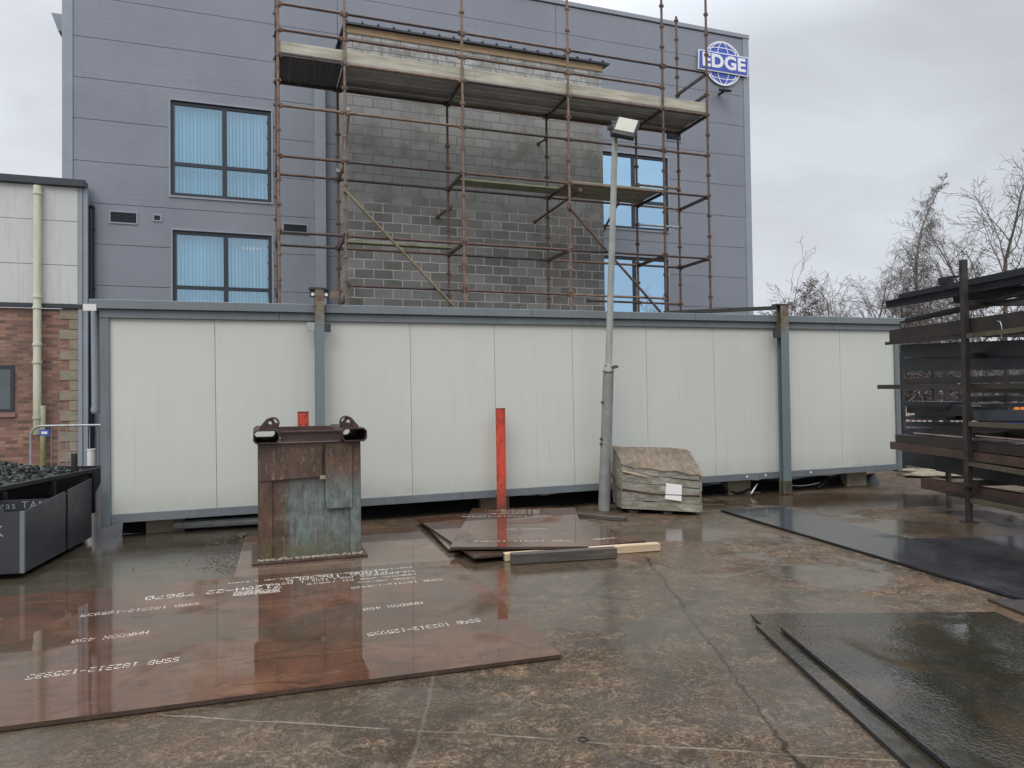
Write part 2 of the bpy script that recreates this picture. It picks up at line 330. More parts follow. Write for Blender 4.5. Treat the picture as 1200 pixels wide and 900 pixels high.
def mk_ground():
    m = NT('wet_stained_concrete'); o = m.tc.outputs['Object']; P = m.sep()
    big = m.noise(.42, 6, .6, dist=.4); mid = m.noise(1.9, 10, .68, dist=1.4)
    sw = m.noise(6.5, 8, .66, dist=2.6); fine = m.noise(48, 5, .7, None, .8); grit = m.noise(95, 3, .65, m.co((1, .55, 1), (0, 0, .5)))
    c = m.ramp(mid, [(.24, (.024,.016,.010)), (.42, (.054,.035,.021)), (.56, (.100,.064,.038)), (.76, (.19,.124,.074))])
    hue = m.noise(1.1, 5, .6, m.co(loc=(8,2,5)), .6)
    c = m.mix(m.ramp(hue, [(.42, 0.0), (.6, .55)]), c, m.mix(sw, (.068,.060,.042), (.125,.112,.085)))
    c = m.mix(m.ramp(sw, [(.50, 0.0), (.60, .6)]), c, (.27,.185,.12))
    c = m.mix(m.ramp(m.noise(13, 8, .72, None, 3.2), [(.53, 0.0), (.60, .55)]), c, (.30,.215,.145))
    c = m.mix(m.ramp(m.noise(3.2, 8, .7, m.co(loc=(5,1,2)), 1.0), [(.47, 0.0), (.60, .8)]), c, (.042,.034,.024))
    c = m.mix(m.ramp(m.noise(.55, 5, .6, m.co(loc=(2,8,0))), [(.50, 0.0), (.68, .6)]), c, (.17,.085,.04))
    c = m.mix(m.ramp(fine, [(.42, .65), (.54, 0.0)]), c, (.035,.026,.017))
    c = m.mix(m.ramp(grit, [(.57, 0.0), (.68, .38)]), c, (.36,.28,.195))
    c = m.mix(m.ramp(m.noise(5, 3, .5, m.co((.15, 1, 1), (0,0,.35), (1,9,0)), .6), [(.56, 0.0), (.68, .4)]), c, (.05,.040,.028))
    wob = m.noise(1.6, 4, .6); wob2 = m.noise(9, 4, .7)
    def line(val, w0, w1): return m.n('ShaderNodeMapRange', {'Value': m.math('ABSOLUTE', val), 'From Min': w0, 'From Max': w1, 'To Min': 1.0, 'To Max': 0.0}).outputs[0]
    wo = m.math('ADD', m.math('MULTIPLY', m.math('SUBTRACT', wob, .5), .16), m.math('MULTIPLY', m.math('SUBTRACT', wob2, .5), .09))
    v1 = m.math('ADD', m.math('ADD', P[0], m.math('MULTIPLY', m.math('SUBTRACT', P[1], 5.5), -.022)), m.math('SUBTRACT', wo, 1.31))
    lim = m.n('ShaderNodeMapRange', {'Value': P[1], 'From Min': 7.3, 'From Max': 7.6, 'To Min': 1.0, 'To Max': 0.0}).outputs[0]
    crack = m.math('MULTIPLY', line(v1, .003, .016), lim)
    v3 = m.math('ADD', P[0], m.math('ADD', m.math('MULTIPLY', wo, .5), .475))
    crack3 = m.math('MULTIPLY', line(v3, .004, .014), m.n('ShaderNodeMapRange', {'Value': P[1], 'From Min': 4.4, 'From Max': 4.7, 'To Min': .8, 'To Max': 0.0}).outputs[0])
    v2 = m.math('ADD', m.math('ADD', P[1], m.math('MULTIPLY', P[0], .16)), m.math('SUBTRACT', m.math('MULTIPLY', wo, .35), 3.56))
    pale = m.math('MULTIPLY', line(v2, .003, .010), m.ramp(m.noise(3, 4), [(.42, 0.0), (.55, .7)]))
    # a soaked low area at the left, next to the skip, and puddles
    wet = m.ramp(m.noise(.50, 5, .55, m.co(loc=(1.3,.4,0)), .5), [(.475, 0.0), (.57, .85)])
    pud = m.ramp(m.noise(.85, 6, .6, m.co(loc=(7.3,2.4,0)), .8), [(.555, 0.0), (.60, 1.0)])
    wet = m.math('MAXIMUM', wet, pud)
    wn = m.noise(1.5, 6, .65, m.co(loc=(3,9,1)), .9)
    for (ax, ay, rx, ry) in ((.15, 6.6, 1.0, 1.7), (1.05, 4.75, .42, .55), (4.75, 8.9, 1.2, .55), (5.4, 11.2, 2.2, .8), (-.9, 3.9, .9, .30), (1.9, 8.8, .8, .6), (2.9, 6.6, .5, .5)):
        dd = m.n('ShaderNodeVectorMath', {0: m.n('ShaderNodeVectorMath', {0: m.n('ShaderNodeVectorMath', {0: o, 1: (-ax, -ay, 0)}, operation='ADD').outputs[0], 1: (1/rx, 1/ry, 0)}, operation='MULTIPLY').outputs[0]}, operation='LENGTH').outputs['Value']
        wet = m.math('MAXIMUM', wet, m.n('ShaderNodeMapRange', {'Value': m.math('ADD', dd, m.math('MULTIPLY', wn, 1.3)), 'From Min': 1.75, 'From Max': 1.5, 'To Min': 0.0, 'To Max': 1.0}).outputs[0])
    lx = m.n('ShaderNodeMapRange', {'Value': m.math('ADD', P[0], m.math('MULTIPLY', wob, .7)), 'From Min': -2.6, 'From Max': -1.6, 'To Min': 1.0, 'To Max': 0.0}).outputs[0]
    wet = m.math('MAXIMUM', wet, lx)
    c = m.mix(lx, c, m.mix(m.ramp(mid, [(.35, 0.0), (.65, 1.0)]), (.052,.042,.028), (.11,.094,.066)))
    c = m.mix(m.math('MULTIPLY', wet, .45), c, (.034,.026,.018))
    c = m.mix(crack, c, (.026,.019,.013)); c = m.mix(m.math('MULTIPLY', crack3, .6), c, (.13,.115,.095)); c = m.mix(m.math('MULTIPLY', pale, .7), c, (.30,.25,.20))
    r = m.mix(wet, m.ramp(mid, [(.3, .38), (.7, .65)]), m.ramp(fine, [(.4, .05), (.7, .14)]))
    h = m.math('ADD', m.math('MULTIPLY', fine, .6), m.math('ADD', m.math('MULTIPLY', sw, 1.0), m.math('MULTIPLY', crack, -2.5)))
    bs = m.math('MULTIPLY', m.math('SUBTRACT', 1.0, m.math('MULTIPLY', wet, .93)), .7)
    x = m.n('ShaderNodeBump', {'Height': h, 'Distance': .016}); m.set(x.inputs['Strength'], bs)
    return m.bsdf(c, r, 0.0, x.outputs[0], m.mix(wet, (.12,.12,.12), (.65,.65,.65)))
M['ground'] = mk_ground()
def mk_bin():
    m = NT('rusty_green_skip_paint'); P = m.sep(); st = m.noise(3, 8, .7, m.co((9, 9, 1.1)), .4); a = m.noise(6, 6, .65)
    rust = m.ramp(a, [(.3, (.045,.026,.018)), (.55, (.105,.058,.038)), (.8, (.17,.10,.065))])
    green = m.ramp(m.noise(9, 5, .6), [(.3, (.085,.112,.108)), (.7, (.185,.235,.220))])
    # remaining paint sits in the lower middle and right
    gx = m.n('ShaderNodeMapRange', {'Value': m.math('ADD', P[0], m.math('MULTIPLY', a, .25)), 'From Min': .34, 'From Max': .46, 'To Min': 0.0, 'To Max': 1.0}).outputs[0]
    gz = m.n('ShaderNodeMapRange', {'Value': m.math('ADD', P[2], m.math('MULTIPLY', st, .7)), 'From Min': 1.28, 'From Max': 1.05, 'To Min': 0.0, 'To Max': 1.0}).outputs[0]
    g = m.math('MULTIPLY', m.math('MULTIPLY', gx, gz), m.ramp(st, [(.36, .2), (.52, 1.0)]))
    c = m.mix(g, rust, green)
    ms = m.n('ShaderNodeMapRange', {'Value': m.math('ADD', P[2], m.math('MULTIPLY', st, -.35)), 'From Min': .12, 'From Max': -.08, 'To Min': 0.0, 'To Max': .7}).outputs[0]
    c = m.mix(m.math('MULTIPLY', ms, m.ramp(a, [(.35, .3), (.6, 1.0)])), c, (.105,.085,.025))
    sp = m.noise(22, 7, .8, m.co((1.6, 1.6, .38)), 1.0)
    c = m.mix(m.ramp(sp, [(.56, 0.0), (.62, .6)]), c, (.28,.26,.20))
    c = m.mix(m.ramp(m.noise(12, 6, .8, m.co((2, 2, .3), (0,0,0), (3,3,3)), .6), [(.56, 0.0), (.66, .5)]), c, (.03,.022,.016))
    return m.bsdf(c, m.ramp(a, [(.3, .35), (.7, .65)]), 0.0, m.bump(a, .3, .006))
M['bin'] = mk_bin()
M['bin_rim'] = rusty('maroon_rusted_steel', (.028,.017,.015), (.066,.036,.030), (.115,.070,.058), .45, 5)
M['trough'] = painted('dark_grey_painted_sheet', (.036,.038,.043), .15, .45, 1.6, (.03,.03,.032), .5)
M['black_skip'] = painted('black_skip_paint', (.012,.013,.015), .2, .4, 3, (.05,.03,.02), .4)
M['swarf'] = painted('dark_steel_scrap', (.050,.056,.050), .5, .45, 14, (.015,.018,.015), .8)
M['stone'] = painted('rubble', (.40,.36,.28), .3, .9, 4)
M['chalk'] = painted('chalk_writing', (.30,.305,.30), .1, .9)
M['bale'] = woody('weathered_grey_boards', (.075,.068,.052), (.29,.27,.22), (.50,.475,.41), 'x', sc=.8, moss=(.17,.175,.12))
M['bale_top'] = woody('weathered_brown_cover', (.075,.055,.036), (.19,.145,.10), (.29,.23,.165), 'y', sc=.45)
M['strap'] = rusty('rusty_band', (.05,.03,.02), (.11,.06,.035), (.16,.10,.06), .7)
M['paper'] = painted('white_paper', (.78,.77,.74), .04, .8)
M['fresh_wood'] = woody('pale_timber', (.36,.26,.15), (.52,.40,.25), (.62,.50,.34), 'x')
M['old_wood'] = woody('dark_wet_timber', (.035,.028,.022), (.075,.062,.05), (.12,.10,.08), 'x')
M['steel_dark'] = rusty('dark_blue_black_steel', (.009,.010,.014), (.020,.022,.028), (.038,.038,.044), .6, 3)
M['steel_brown'] = rusty('dark_brown_steel', (.012,.010,.009), (.024,.018,.015), (.045,.032,.026), .6, 4)
M['steel_rust'] = rusty('rusty_steel', (.03,.018,.014), (.065,.036,.028), (.11,.062,.046), .6, 4)
M['rack_steel'] = rusty('rack_steel', (.012,.011,.011), (.028,.023,.021), (.06,.046,.038), .6, 5)
M['blue_paint'] = painted('blue_painted_steel', (.03,.055,.26), .25, .5, 4, (.10,.10,.07), .6)
M['pinkish'] = rusty('bright_flat_bar', (.18,.12,.10), (.32,.22,.19), (.45,.36,.32), .4, 3)
M['olive_steel'] = rusty('olive_steel', (.04,.034,.022), (.085,.07,.045), (.13,.11,.07), .6)
M['bark'] = rusty('hazed_bark', (.08,.07,.065), (.14,.12,.11), (.20,.18,.165), .95, 4)  # bark lightened, distance haze is put into its colour
M['birch'] = rusty('pale_birch_bark', (.10,.085,.08), (.17,.15,.14), (.26,.24,.23), .95, 4)
M['leaf'] = rusty('withered_brown_leaf', (.05,.04,.032), (.085,.066,.052), (.125,.10,.08), .9, 3)
M['green_leaf'] = rusty('dark_ivy_leaf', (.02,.026,.014), (.04,.05,.026), (.07,.08,.045), .8, 3)
M['blue_sign'] = painted('blue_sign_face', (.055,.10,.46), .08, .35)
M['white_sign'] = painted('white_sign_letter', (.82,.83,.85), .03, .45)
M['black'] = painted('black_rubber', (.012,.012,.013), .2, .5)
M['shadow_void'] = painted('gap_shade', (.010,.011,.014), .2, .35)  # near-black colour stands for the shade under the cabin
M['orange'] = painted('orange_plastic', (.75,.22,.03), .1, .5)
M['fence_far'] = painted('pale_fence', (.40,.35,.33), .1, .8)

# ------------------------------------------------------------------ ground
g = MB(); g.quad((-250,-120,0), (250,-120,0), (250,380,0), (-250,380,0))
tag(g.build('ground', M['ground'], fix=False), 'wet stained brown concrete yard', None, None, 'structure')

# ================================================================== PORTABLE CABIN
FC = Frame(0, 10.54, ANG)
TILT = math.radians(.42)
cab = empty('portable_cabin', 'long off-white portable cabin with grey roof trim standing across the yard', 'cabin', fr=FC)
cab.rotation_euler = (0, -TILT, ANG)
def zt(x): return 0.0
CX0, CX1, ZB, ZT = -5.27, 7.39, .225, 2.92
seams = [-5.17, -3.98, -2.71, -1.47, -.24, .99, 2.25, 3.49, 4.78, 6.07, 7.29]
M['joint'] = painted('panel_joint', (.30,.305,.29), .1, .7)
mb = MB(); mb.box(CX0+.05, CX1-.05, .024, 2.9, ZB+.05, ZT-.06); mb.build('wall', M['joint'], cab)
for a, b in zip(seams[:-1], seams[1:]):
    MB().box(a+.0025, b-.0025, .012, .0238, ZB+.10, ZT-.20, .003).build('wall_panel', M['panel'], cab)
MB().box(CX0, CX0+.105, -.025, .10, ZB-.03, ZT-.20, .006).build('corner_post', M['cabinpost'], cab)
MB().box(CX1-.105, CX1, -.025, .10, ZB-.03, ZT-.20, .006).build('corner_post', M['cabinpost'], cab)
mb = MB()
for a, b in ((CX0+.107, -2.71), (-2.706, 2.25), (2.254, 4.3), (4.304, CX1-.107)): mb.box(a, b, -.018, .09, ZB, ZB+.108, .004)
mb.build('base_rail', M['cabinpost'], cab)
for x in (4.05, 4.42, 5.35): MB().tube((x, -.03, ZB+.06), (x, -.016, ZB+.06), .018, n=10).build('bolt', M['white'], cab)
mb = MB()
for a, b in ((CX0, -3.2), (-3.196, -.2), (-.196, 1.3), (1.304, 3.9), (3.904, CX1)): mb.box(a, b, -.035, .10, ZT-.205, ZT-.102, .004)
mb.build('fascia', M['fascia'], cab)
mb = MB()
for a, b in ((CX0-.10, -2.62), (-2.615, .32), (.325, 3.1), (3.105, 5.9), (5.905, CX1+.10)): mb.box(a, b, -.085, .10, ZT-.100, ZT+.012, .005)
mb.box(CX0-.1, CX1+.1, .102, 3.0, ZT-.09, ZT-.012)
mb.build('roof_trim', M['fascia'], cab)
MB().box(CX0-.16, CX0-.02, -.09, -.06, ZT-.13, ZT-.05).build('gutter_end', M['white'], cab)
cp = MB(); cp.tube((CX0-.10, .30, 1.56), (CX0-.10, .30, ZT-.08), .05, n=14); cp.tube((CX0-.10, .30, 1.58), (CX0-.10, .30, 1.63), .06, n=14)
cp.build('downpipe', M['clad_trim'], cab, True)
# supports under the cabin
for i, x in enumerate((-4.6, -2.4, -.2, 2.0, 4.1, 6.6)):
    for y in (.35, 2.5):
        b_ = MB(); zz = ZB + .0; b_.box(x-.22, x+.22, y-.11, y+.11, 0.0 + .002 - x*math.tan(TILT), ZB+.06); b_.build('support_block', M['quoin'], cab)
# things below the cabin
def wtube(name, mat, pts, r, label, cat, group=None):
    base = Vector(pts[0]); base.z = 0; m_ = MB(); m_.path([Vector(p)-base for p in pts], r, 8)
    return tag(place(m_.build(name, mat, None, True), base), label, cat, group)
def along(x, y, z): v = FC.fwd @ Vector((x, y, z)); return v
wtube('plastic_pipe', M['galv'], [along(-4.5, .22, .08), along(-2.9, .12, .09)], .055, 'grey plastic pipe lying under the left end of the cabin', 'pipe')
pts = [along(3.55+.12*i, .25+.04*math.sin(i), .05+.03*math.sin(i*1.1)) for i in range(8)]
wtube('black_hose', M['black'], pts, .02, 'black hose lying in the gap beneath the cabin left of the steel column', 'hose')
wtube('white_conduit', M['white'], [along(4.05, -.12, .05), along(4.38, .15, .16)], .012, 'short white conduit poking out under the cabin beside the steel column', 'conduit')
pts = [along(4.95+.1*i, .12, .12-.035*math.sin(math.pi*i/7)) for i in range(8)]
wtube('grey_cable', M['galv'], pts, .008, 'thin pale cable drooping below the cabin right of the steel column', 'cable')
pts = [along(5.6+.13*i, .1+.05*i, .03+.16*math.sin(math.pi*i/9)**1) for i in range(9)]
wtube('black_cable', M['black'], pts, .018, 'thick black cable looping under the right end of the cabin', 'cable')
for i, (x, y, z, l) in enumerate(((2.98, .12, .17, .16), (2.92, .14, .08, .12), (2.9, .18, .055, .11))):
    a = along(x, y, z); b = along(x+l, y-.05, z+.01)
    wtube('conduit_end', M['white'], [a, b], .014 if i == 0 else .008, ['thick white pipe end sticking out behind the wrapped timber pack', 'middle thin white pipe end behind the wrapped timber pack', 'lowest thin white pipe end behind the wrapped timber pack'][i], 'pipe')
shade_mb = MB()  # added dark sheet, paints shade into the gap below the cabin
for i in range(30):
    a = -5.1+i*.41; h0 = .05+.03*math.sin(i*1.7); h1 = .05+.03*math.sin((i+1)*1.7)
    shade_mb.quad((a, .30, .004), (a+.41, .30, .004), (a+.41, .42, h1+.12), (a, .42, h0+.12))
mo = shade_mb.build('gap_shade', M['shadow_void'], None); mo.location = FC.o; mo.rotation_euler = (0, 0, ANG)
tag(mo, 'added dark sheet standing for the shade in the gap under the long cabin', 'sheeting')

# ================================================================== STEEL COLUMNS IN FRONT OF THE CABIN
def steel_column(name, px, ytop, ybot, label, w, mat_lo, left):
    base = FC.py(px, 480, -.14); x = base.x
    W = FC.fwd @ Vector((x, -.14, 0)); t = empty(name, label, 'steel column', (W.x, W.y, 0), ANG)
    zt_ = FC.py(px, ytop, -.14).z
    h = .055
    mb = MB(); mb.box(-w/2, w/2, -h, -h+.012, 0.01, zt_-.02); mb.box(-w/2, w/2, h-.012, h-.001, .01, zt_-.02); mb.box(-.006, .006, -h+.012, h-.012, .01, zt_-.02)
    mb.build('shaft', mat_lo, t)
    return t, zt_
M['col_grey'] = painted('grey_green_column_paint', (.145,.185,.195), .15, .5, 2, (.09,.085,.06), .5, True)
def mk_col_top():
    m = NT('stained_column_paint'); P = m.sep(); f = m.n('ShaderNodeMapRange', {'Value': m.math('ADD', P[2], m.math('MULTIPLY', m.noise(5, 4), .3)), 'From Min': 2.65, 'From Max': 3.0}).outputs[0]
    c = m.mix(f, (.15,.19,.20), m.mix(m.ramp(m.noise(8, 5), [(.4, 0.0), (.6, 1.0)]), (.20,.19,.13), (.13,.075,.045)))
    return m.bsdf(c, .5)
M['col_top'] = mk_col_top()
t1, z1 = steel_column('steel_column', 375, 338, 600, 'grey steel column in front of the cabin left of the rusty skip top', .115, M['col_top'], True)
MB().box(-.13, .13, -.06, .08, z1-.02, z1+.005).build('cap_plate', M['dark_roof'], t1)
for q0 in (-.12, .062): MB().box(q0, q0+.058, -.02, .0, z1-.12, z1-.022).build('cleat', M['dark_roof'], t1)
for x in (-.085, .085): MB().tube((x, -.045, z1-.085), (x, -.021, z1-.085), .022, n=12).build('bolt_cap', M['white'], t1)
MB().box(.13, .25, -.03, -.015, z1-.13, z1-.03).build('side_bracket', M['rust_tube_light'], t1)
mb = MB(); mb.box(-.16, -.065, -.05, .0, 2.55, 2.66); mb.build('box_clip', M['galv'], t1)
mb = MB(); mb.box(.065, .14, -.05, .0, 2.54, 2.65); mb.build('box_clip', M['dark_roof'], t1)
t2, z2 = steel_column('steel_column', 919, 357, 578, 'grey steel column with a flat arm near the right end of the cabin', .155, M['col_top'], False)
MB().box(-.16, .08, -.06, .07, z2-.02, z2+.004).build('cap_plate', M['dark_roof'], t2)
mb = MB(); mb.hexa([(-.14,-.03,z2-.09), (-.14,.02,z2-.09), (-1.1,1.9,z2+.0), (-1.1,1.85,z2+.0), (-.14,-.03,z2-.03), (-.14,.02,z2-.03), (-1.1,1.9,z2+.08), (-1.1,1.85,z2+.08)])
mb.build('flat_arm', M['rack_steel'], t2)
MB().box(-.20, -.08, -.05, .0, z2-.56, z2-.42).build('cleat', M['dark_roof'], t2)
MB().box(-.075, .075, -.075, .075, .004, .24, .01).build('base_stub', M['olive_steel'], t2)

# ================================================================== MAIN OFFICE BUILDING
FM = Frame(0, 20.6, ANG)
bld = empty('office_building', 'tall blue-grey clad office building with blue tinted windows behind the cabin', 'building', fr=FM)
BX0, BX1, BZ = -11.11, 8.30, 13.18
wins = [(-8.80, -6.46, 6.70, 9.05), (-8.76, -6.46, 3.52, 5.85), (2.0, 5.2, 6.72, 9.0), (2.0, 5.16, 3.55, 5.87)]
rows = [0.0, 1.45, 2.45, 3.43, 4.43, 5.41, 6.38, 7.37, 8.37, 9.35, 10.33, 11.31, 12.35, BZ]
def cut_wall(mb, x0, x1, z0, z1, y0, y1, holes, gap=0.0, xj=()):
    xs = sorted(set([x0, x1] + [v for h in holes for v in h[:2] if x0 < v < x1] + [v for v in xj if x0 < v < x1]))
    zs = sorted(set([z0, z1] + [v for h in holes for v in h[2:] if z0 < v < z1]))
    for a, b in zip(xs[:-1], xs[1:]):
        for c, d in zip(zs[:-1], zs[1:]):
            cx, cz = (a+b)/2, (c+d)/2
            if any(h[0] < cx < h[1] and h[2] < cz < h[3] for h in holes): continue
            g0 = gap if a in xj else 0; g1 = gap if b in xj else 0
            mb.box(a+g0, b-g1, y0, y1, c+(gap if c == z0 else 0), d-(gap if d == z1 else 0))
mb = MB(); cut_wall(mb, BX0+.05, BX1-.05, 0, BZ-.05, .081, .30, wins); mb.build('wall_backing', M['dark_joint'], bld)
mb = MB()
for a, b in zip(rows[:-1], rows[1:]): cut_wall(mb, BX0+.23, BX1-.23, a, b, 0, .08, wins, .006, (-4.78, 1.5))
mb.build('wall', M['clad'], bld)
MB().box(BX0, BX0+.225, -.025, .35, 0, BZ+.02, .01).build('corner_trim', M['clad_trim'], bld)
MB().box(BX1-.225, BX1, -.025, .35, 0, BZ+.02, .01).build('corner_trim', M['clad_trim'], bld)
MB().box(BX0-.02, BX1+.02, -.04, .45, BZ+.022, BZ+.16, .01).build('parapet_trim', M['clad_trim'], bld)
mb = MB(); mb.box(BX0+.06, BX0+.3, .36, 15, 0, BZ-.1); mb.box(BX1-.3, BX1-.06, .36, 15, 0, BZ-.1); mb.box(BX0+.06, BX1-.06, 15.01, 15.2, 0, BZ-.1); mb.build('side_wall', M['clad'], bld)
MB().box(BX0+.05, BX1-.05, .46, 15.2, BZ-.35, BZ-.12).build('roof', M['dark_roof'], bld)
mb = MB(); mb.box(-10.6, 8.0, .9, .95, 3, 9.9); mb.build('room_partition', M['room'], bld)
# a piece of eaves gutter sticking out on the left side
p = FM.py(68, 27, 2.0); mb = MB(); mb.hexa([(p.x+.02, 1.9, p.z-.24), (p.x+.5, 1.9, p.z-.24), (p.x+.5, 2.5, p.z-.24), (p.x+.02, 2.5, p.z-.24), (p.x-.13, 1.9, p.z+.2), (p.x+.5, 1.9, p.z+.2), (p.x+.5, 2.5, p.z+.2), (p.x-.13, 2.5, p.z+.2)]); mb.build('side_gutter', M['clad_trim'], bld)
def window(root, x0, x1, z0, z1, mx, tz, blinds, glass, lit=False):
    f = .085; y0, y1 = .03, .10
    mb = MB()
    mb.box(x0, x1, y0, y1, z1-f, z1); mb.box(x0, x1, y0, y1, z0, z0+f); mb.box(x0, x0+f, y0, y1, z0+f, z1-f); mb.box(x1-f, x1, y0, y1, z0+f, z1-f)
    mb.box(mx-.055, mx+.055, y0, y1, z0+f, z1-f)
    if tz:
        mb.box(x0+f, mx-.055, y0+.004, y1, tz-.045, tz+.045); mb.box(mx+.055, x1-f, y0+.004, y1, tz-.045, tz+.045)
    w = mb.build('window', M['frame'], root)
    mb = MB(); zs = [(z0+f, (tz or z1)-.045), ((tz or z1)+.045, z1-f)] if tz else [(z0+f, z1-f)]
    for a, b in ((x0+f, mx-.055), (mx+.055, x1-f)):
        for c, d in zs: mb.quad((a, .065, c), (b, .065, c), (b, .065, d), (a, .065, d))
    mb.build('pane', glass, w, fix=False)
    s_ = MB(); t = .045
    for q in ((x0-t, x1+t, z1, z1+t), (x0-t, x1+t, z0-t, z0), (x0-t, x0, z0, z1), (x1, x1+t, z0, z1)): s_.box(q[0], q[1], -.03, .029, q[2], q[3])
    s_.build('surround', M['clad_trim'], w)
    if blinds:
        bb = MB(); x = x0+.05; k = 0
        while x < x1-.05:
            a = math.radians(38+random.uniform(-7, 7)); dx, dy = .040*math.cos(a), .040*math.sin(a)
            if not (mx-.04 < x < mx+.0): bb.quad((x-dx, .20-dy, z0+.05), (x+dx, .20+dy, z0+.05), (x+dx, .20+dy, z1-.05), (x-dx, .20-dy, z1-.05))
            x += .083; k += 1
        bb.build('vertical_blind', M['blind'], w, fix=False)
    return w
window(bld, *wins[0], -7.57, 7.50, True, M['glass'])
window(bld, *wins[1], -7.55, 4.46, True, M['glass'])
window(bld, *wins[2], 4.02, 7.58, False, M['glass2'])
window(bld, *wins[3], 4.02, None, False, M['glass2'])
# little white stickers in the lower left window
st = MB()
for i in range(6): st.box(-7.15+.08*i, -7.12+.08*i, .058, .061, 5.48+.01*(i % 2), 5.54)
st.build('window_sticker', M['white'], bld)
def vent(root, x0, x1, z0, z1, n):
    mb = MB(); t = .035
    for q in ((x0, x1, z1-t, z1), (x0, x1, z0, z0+t), (x0, x0+t, z0+t, z1-t), (x1-t, x1, z0+t, z1-t)): mb.box(q[0], q[1], -.022, -.001, q[2], q[3])
    v = mb.build('vent', M['clad_trim'], root); s = MB()
    s.box(x0+t, x1-t, -.004, -.001, z0+t, z1-t); s.build('vent_back', M['black'], v); s = MB()
    for i in range(n):
        z = z0+t+(z1-z0-2*t)*(i+.5)/n; s.hexa([(x0+t,-.02,z-.012), (x1-t,-.02,z-.012), (x1-t,-.005,z+.004), (x0+t,-.005,z+.004), (x0+t,-.02,z-.006), (x1-t,-.02,z-.006), (x1-t,-.005,z+.010), (x0+t,-.005,z+.010)])
    s.build('louvre', M['frame'], v)
vent(bld, -10.14, -9.52, 5.92, 6.23, 7); vent(bld, -9.2, -9.0, 6.03, 6.21, 4); vent(bld, -6.2, -5.56, 5.92, 6.21, 7); vent(bld, 5.12, 5.72, 9.56, 9.86, 6)
# black downpipe at the junction
dpx = FM.py(106.6, 400, -.12).x
mb = MB(); mb.tube((dpx, -.12, .1), (dpx, -.12, 6.2), .075, n=14); mb.tube((dpx, -.12, 6.2), (dpx, .02, 6.28), .075, .07, n=14)
for z in (.9, 2.4, 2.9, 4.3, 5.7): mb.tube((dpx, -.12, z), (dpx, -.12, z+.05), .09, n=14)
mb.build('downpipe', M['black_plastic'], bld, True)
# EDGE sign
sg = MB(); scx, scz, R = 7.27, 12.245, .71
zoff = -.05
sg.prism([(scx+R*math.cos(t), scz+R*math.sin(t)) for t in [2*math.pi*i/48 for i in range(48)]], .045, 'y', -.05)
sgn = sg.build('sign', M['blue_sign'], bld)
wl = MB()
def ribbon(pts, w, y0, y1):
    for (a, b) in zip(pts[:-1], pts[1:]):
        d = Vector((b[0]-a[0], b[1]-a[1])); 
        if d.length < 1e-5: continue
        d.normalize(); nx, nz = -d.y*w/2, d.x*w/2; e = d*w*.15
        wl.hexa([(a[0]-nx-e.x, y0, a[1]-nz-e.y), (b[0]-nx+e.x, y0, b[1]-nz+e.y), (b[0]-nx+e.x, y1, b[1]-nz+e.y), (a[0]-nx-e.x, y1, a[1]-nz-e.y), (a[0]+nx-e.x, y0, a[1]+nz-e.y), (b[0]+nx+e.x, y0, b[1]+nz+e.y), (b[0]+nx+e.x, y1, b[1]+nz+e.y), (a[0]+nx-e.x, y1, a[1]+nz-e.y)])
ribbon([(scx+(R-.02)*math.cos(2*math.pi*i/48), scz+(R-.02)*math.sin(2*math.pi*i/48)) for i in range(49)], .05, -.058, -.052)
tl = math.radians(0)
for lon in (-58, -20, 20, 58):
    ribbon([(scx+(R-.04)*math.cos(la)*math.sin(math.radians(lon)), scz+(R-.04)*math.sin(la)) for la in [math.radians(-88+176*i/24) for i in range(25)]], .026, -.0575, -.0525)
for la0, bow in ((42, .10), (-42, -.10)):
    la = math.radians(la0); w = (R-.03)*math.cos(la)
    ribbon([(scx+w*math.sin(t), scz+(R-.04)*math.sin(la)+bow*math.cos(t)-bow*.5) for t in [math.radians(-90+180*i/16) for i in range(17)]], .026, -.0578, -.0528)
wl.build('sign_grid', M['white_sign'], sgn)
bw, bh = .96, .315
def banner(k, inset): return [(scx-bw+inset+.03, scz+bh-inset+.0), (scx+bw-inset, scz+bh-inset), (scx+bw-inset-.03, scz-bh+inset), (scx-bw+inset, scz-bh+inset)]
MB().prism(banner(0, 0), .03, 'y', -.092).build('sign_border', M['white_sign'], sgn)
MB().prism(banner(0, .035), .008, 'y', -.101).build('sign_banner', M['blue_sign'], sgn)
def text_mesh(name, s, size, mat, parent, mat4, offset=0.0, extrude=0.004, space=1.0):
    cu = bpy.data.curves.new(name, 'FONT'); cu.body = s; cu.size = size; cu.offset = offset; cu.extrude = extrude; cu.align_x = 'CENTER'; cu.align_y = 'CENTER'; cu.space_character = space; cu.resolution_u = 4
    o = bpy.data.objects.new(name+'_tmp', cu); col.objects.link(o); bpy.context.view_layer.update()
    me = bpy.data.meshes.new_from_object(o.evaluated_get(bpy.context.evaluated_depsgraph_get())); bpy.data.objects.remove(o)
    me.transform(mat4); me.materials.clear(); me.materials.append(mat); me.name = name
    q = bpy.data.objects.new(name, me); col.objects.link(q); q.parent = parent; return q
text_mesh('sign_lettering', 'EDGE', .58, M['white_sign'], sgn, Matrix.Translation((scx, -.106, scz)) @ Matrix.Rotation(math.radians(90), 4, 'X') @ Matrix.Diagonal((1.10, 1, 1, 1)), .022, .004, 1.06)
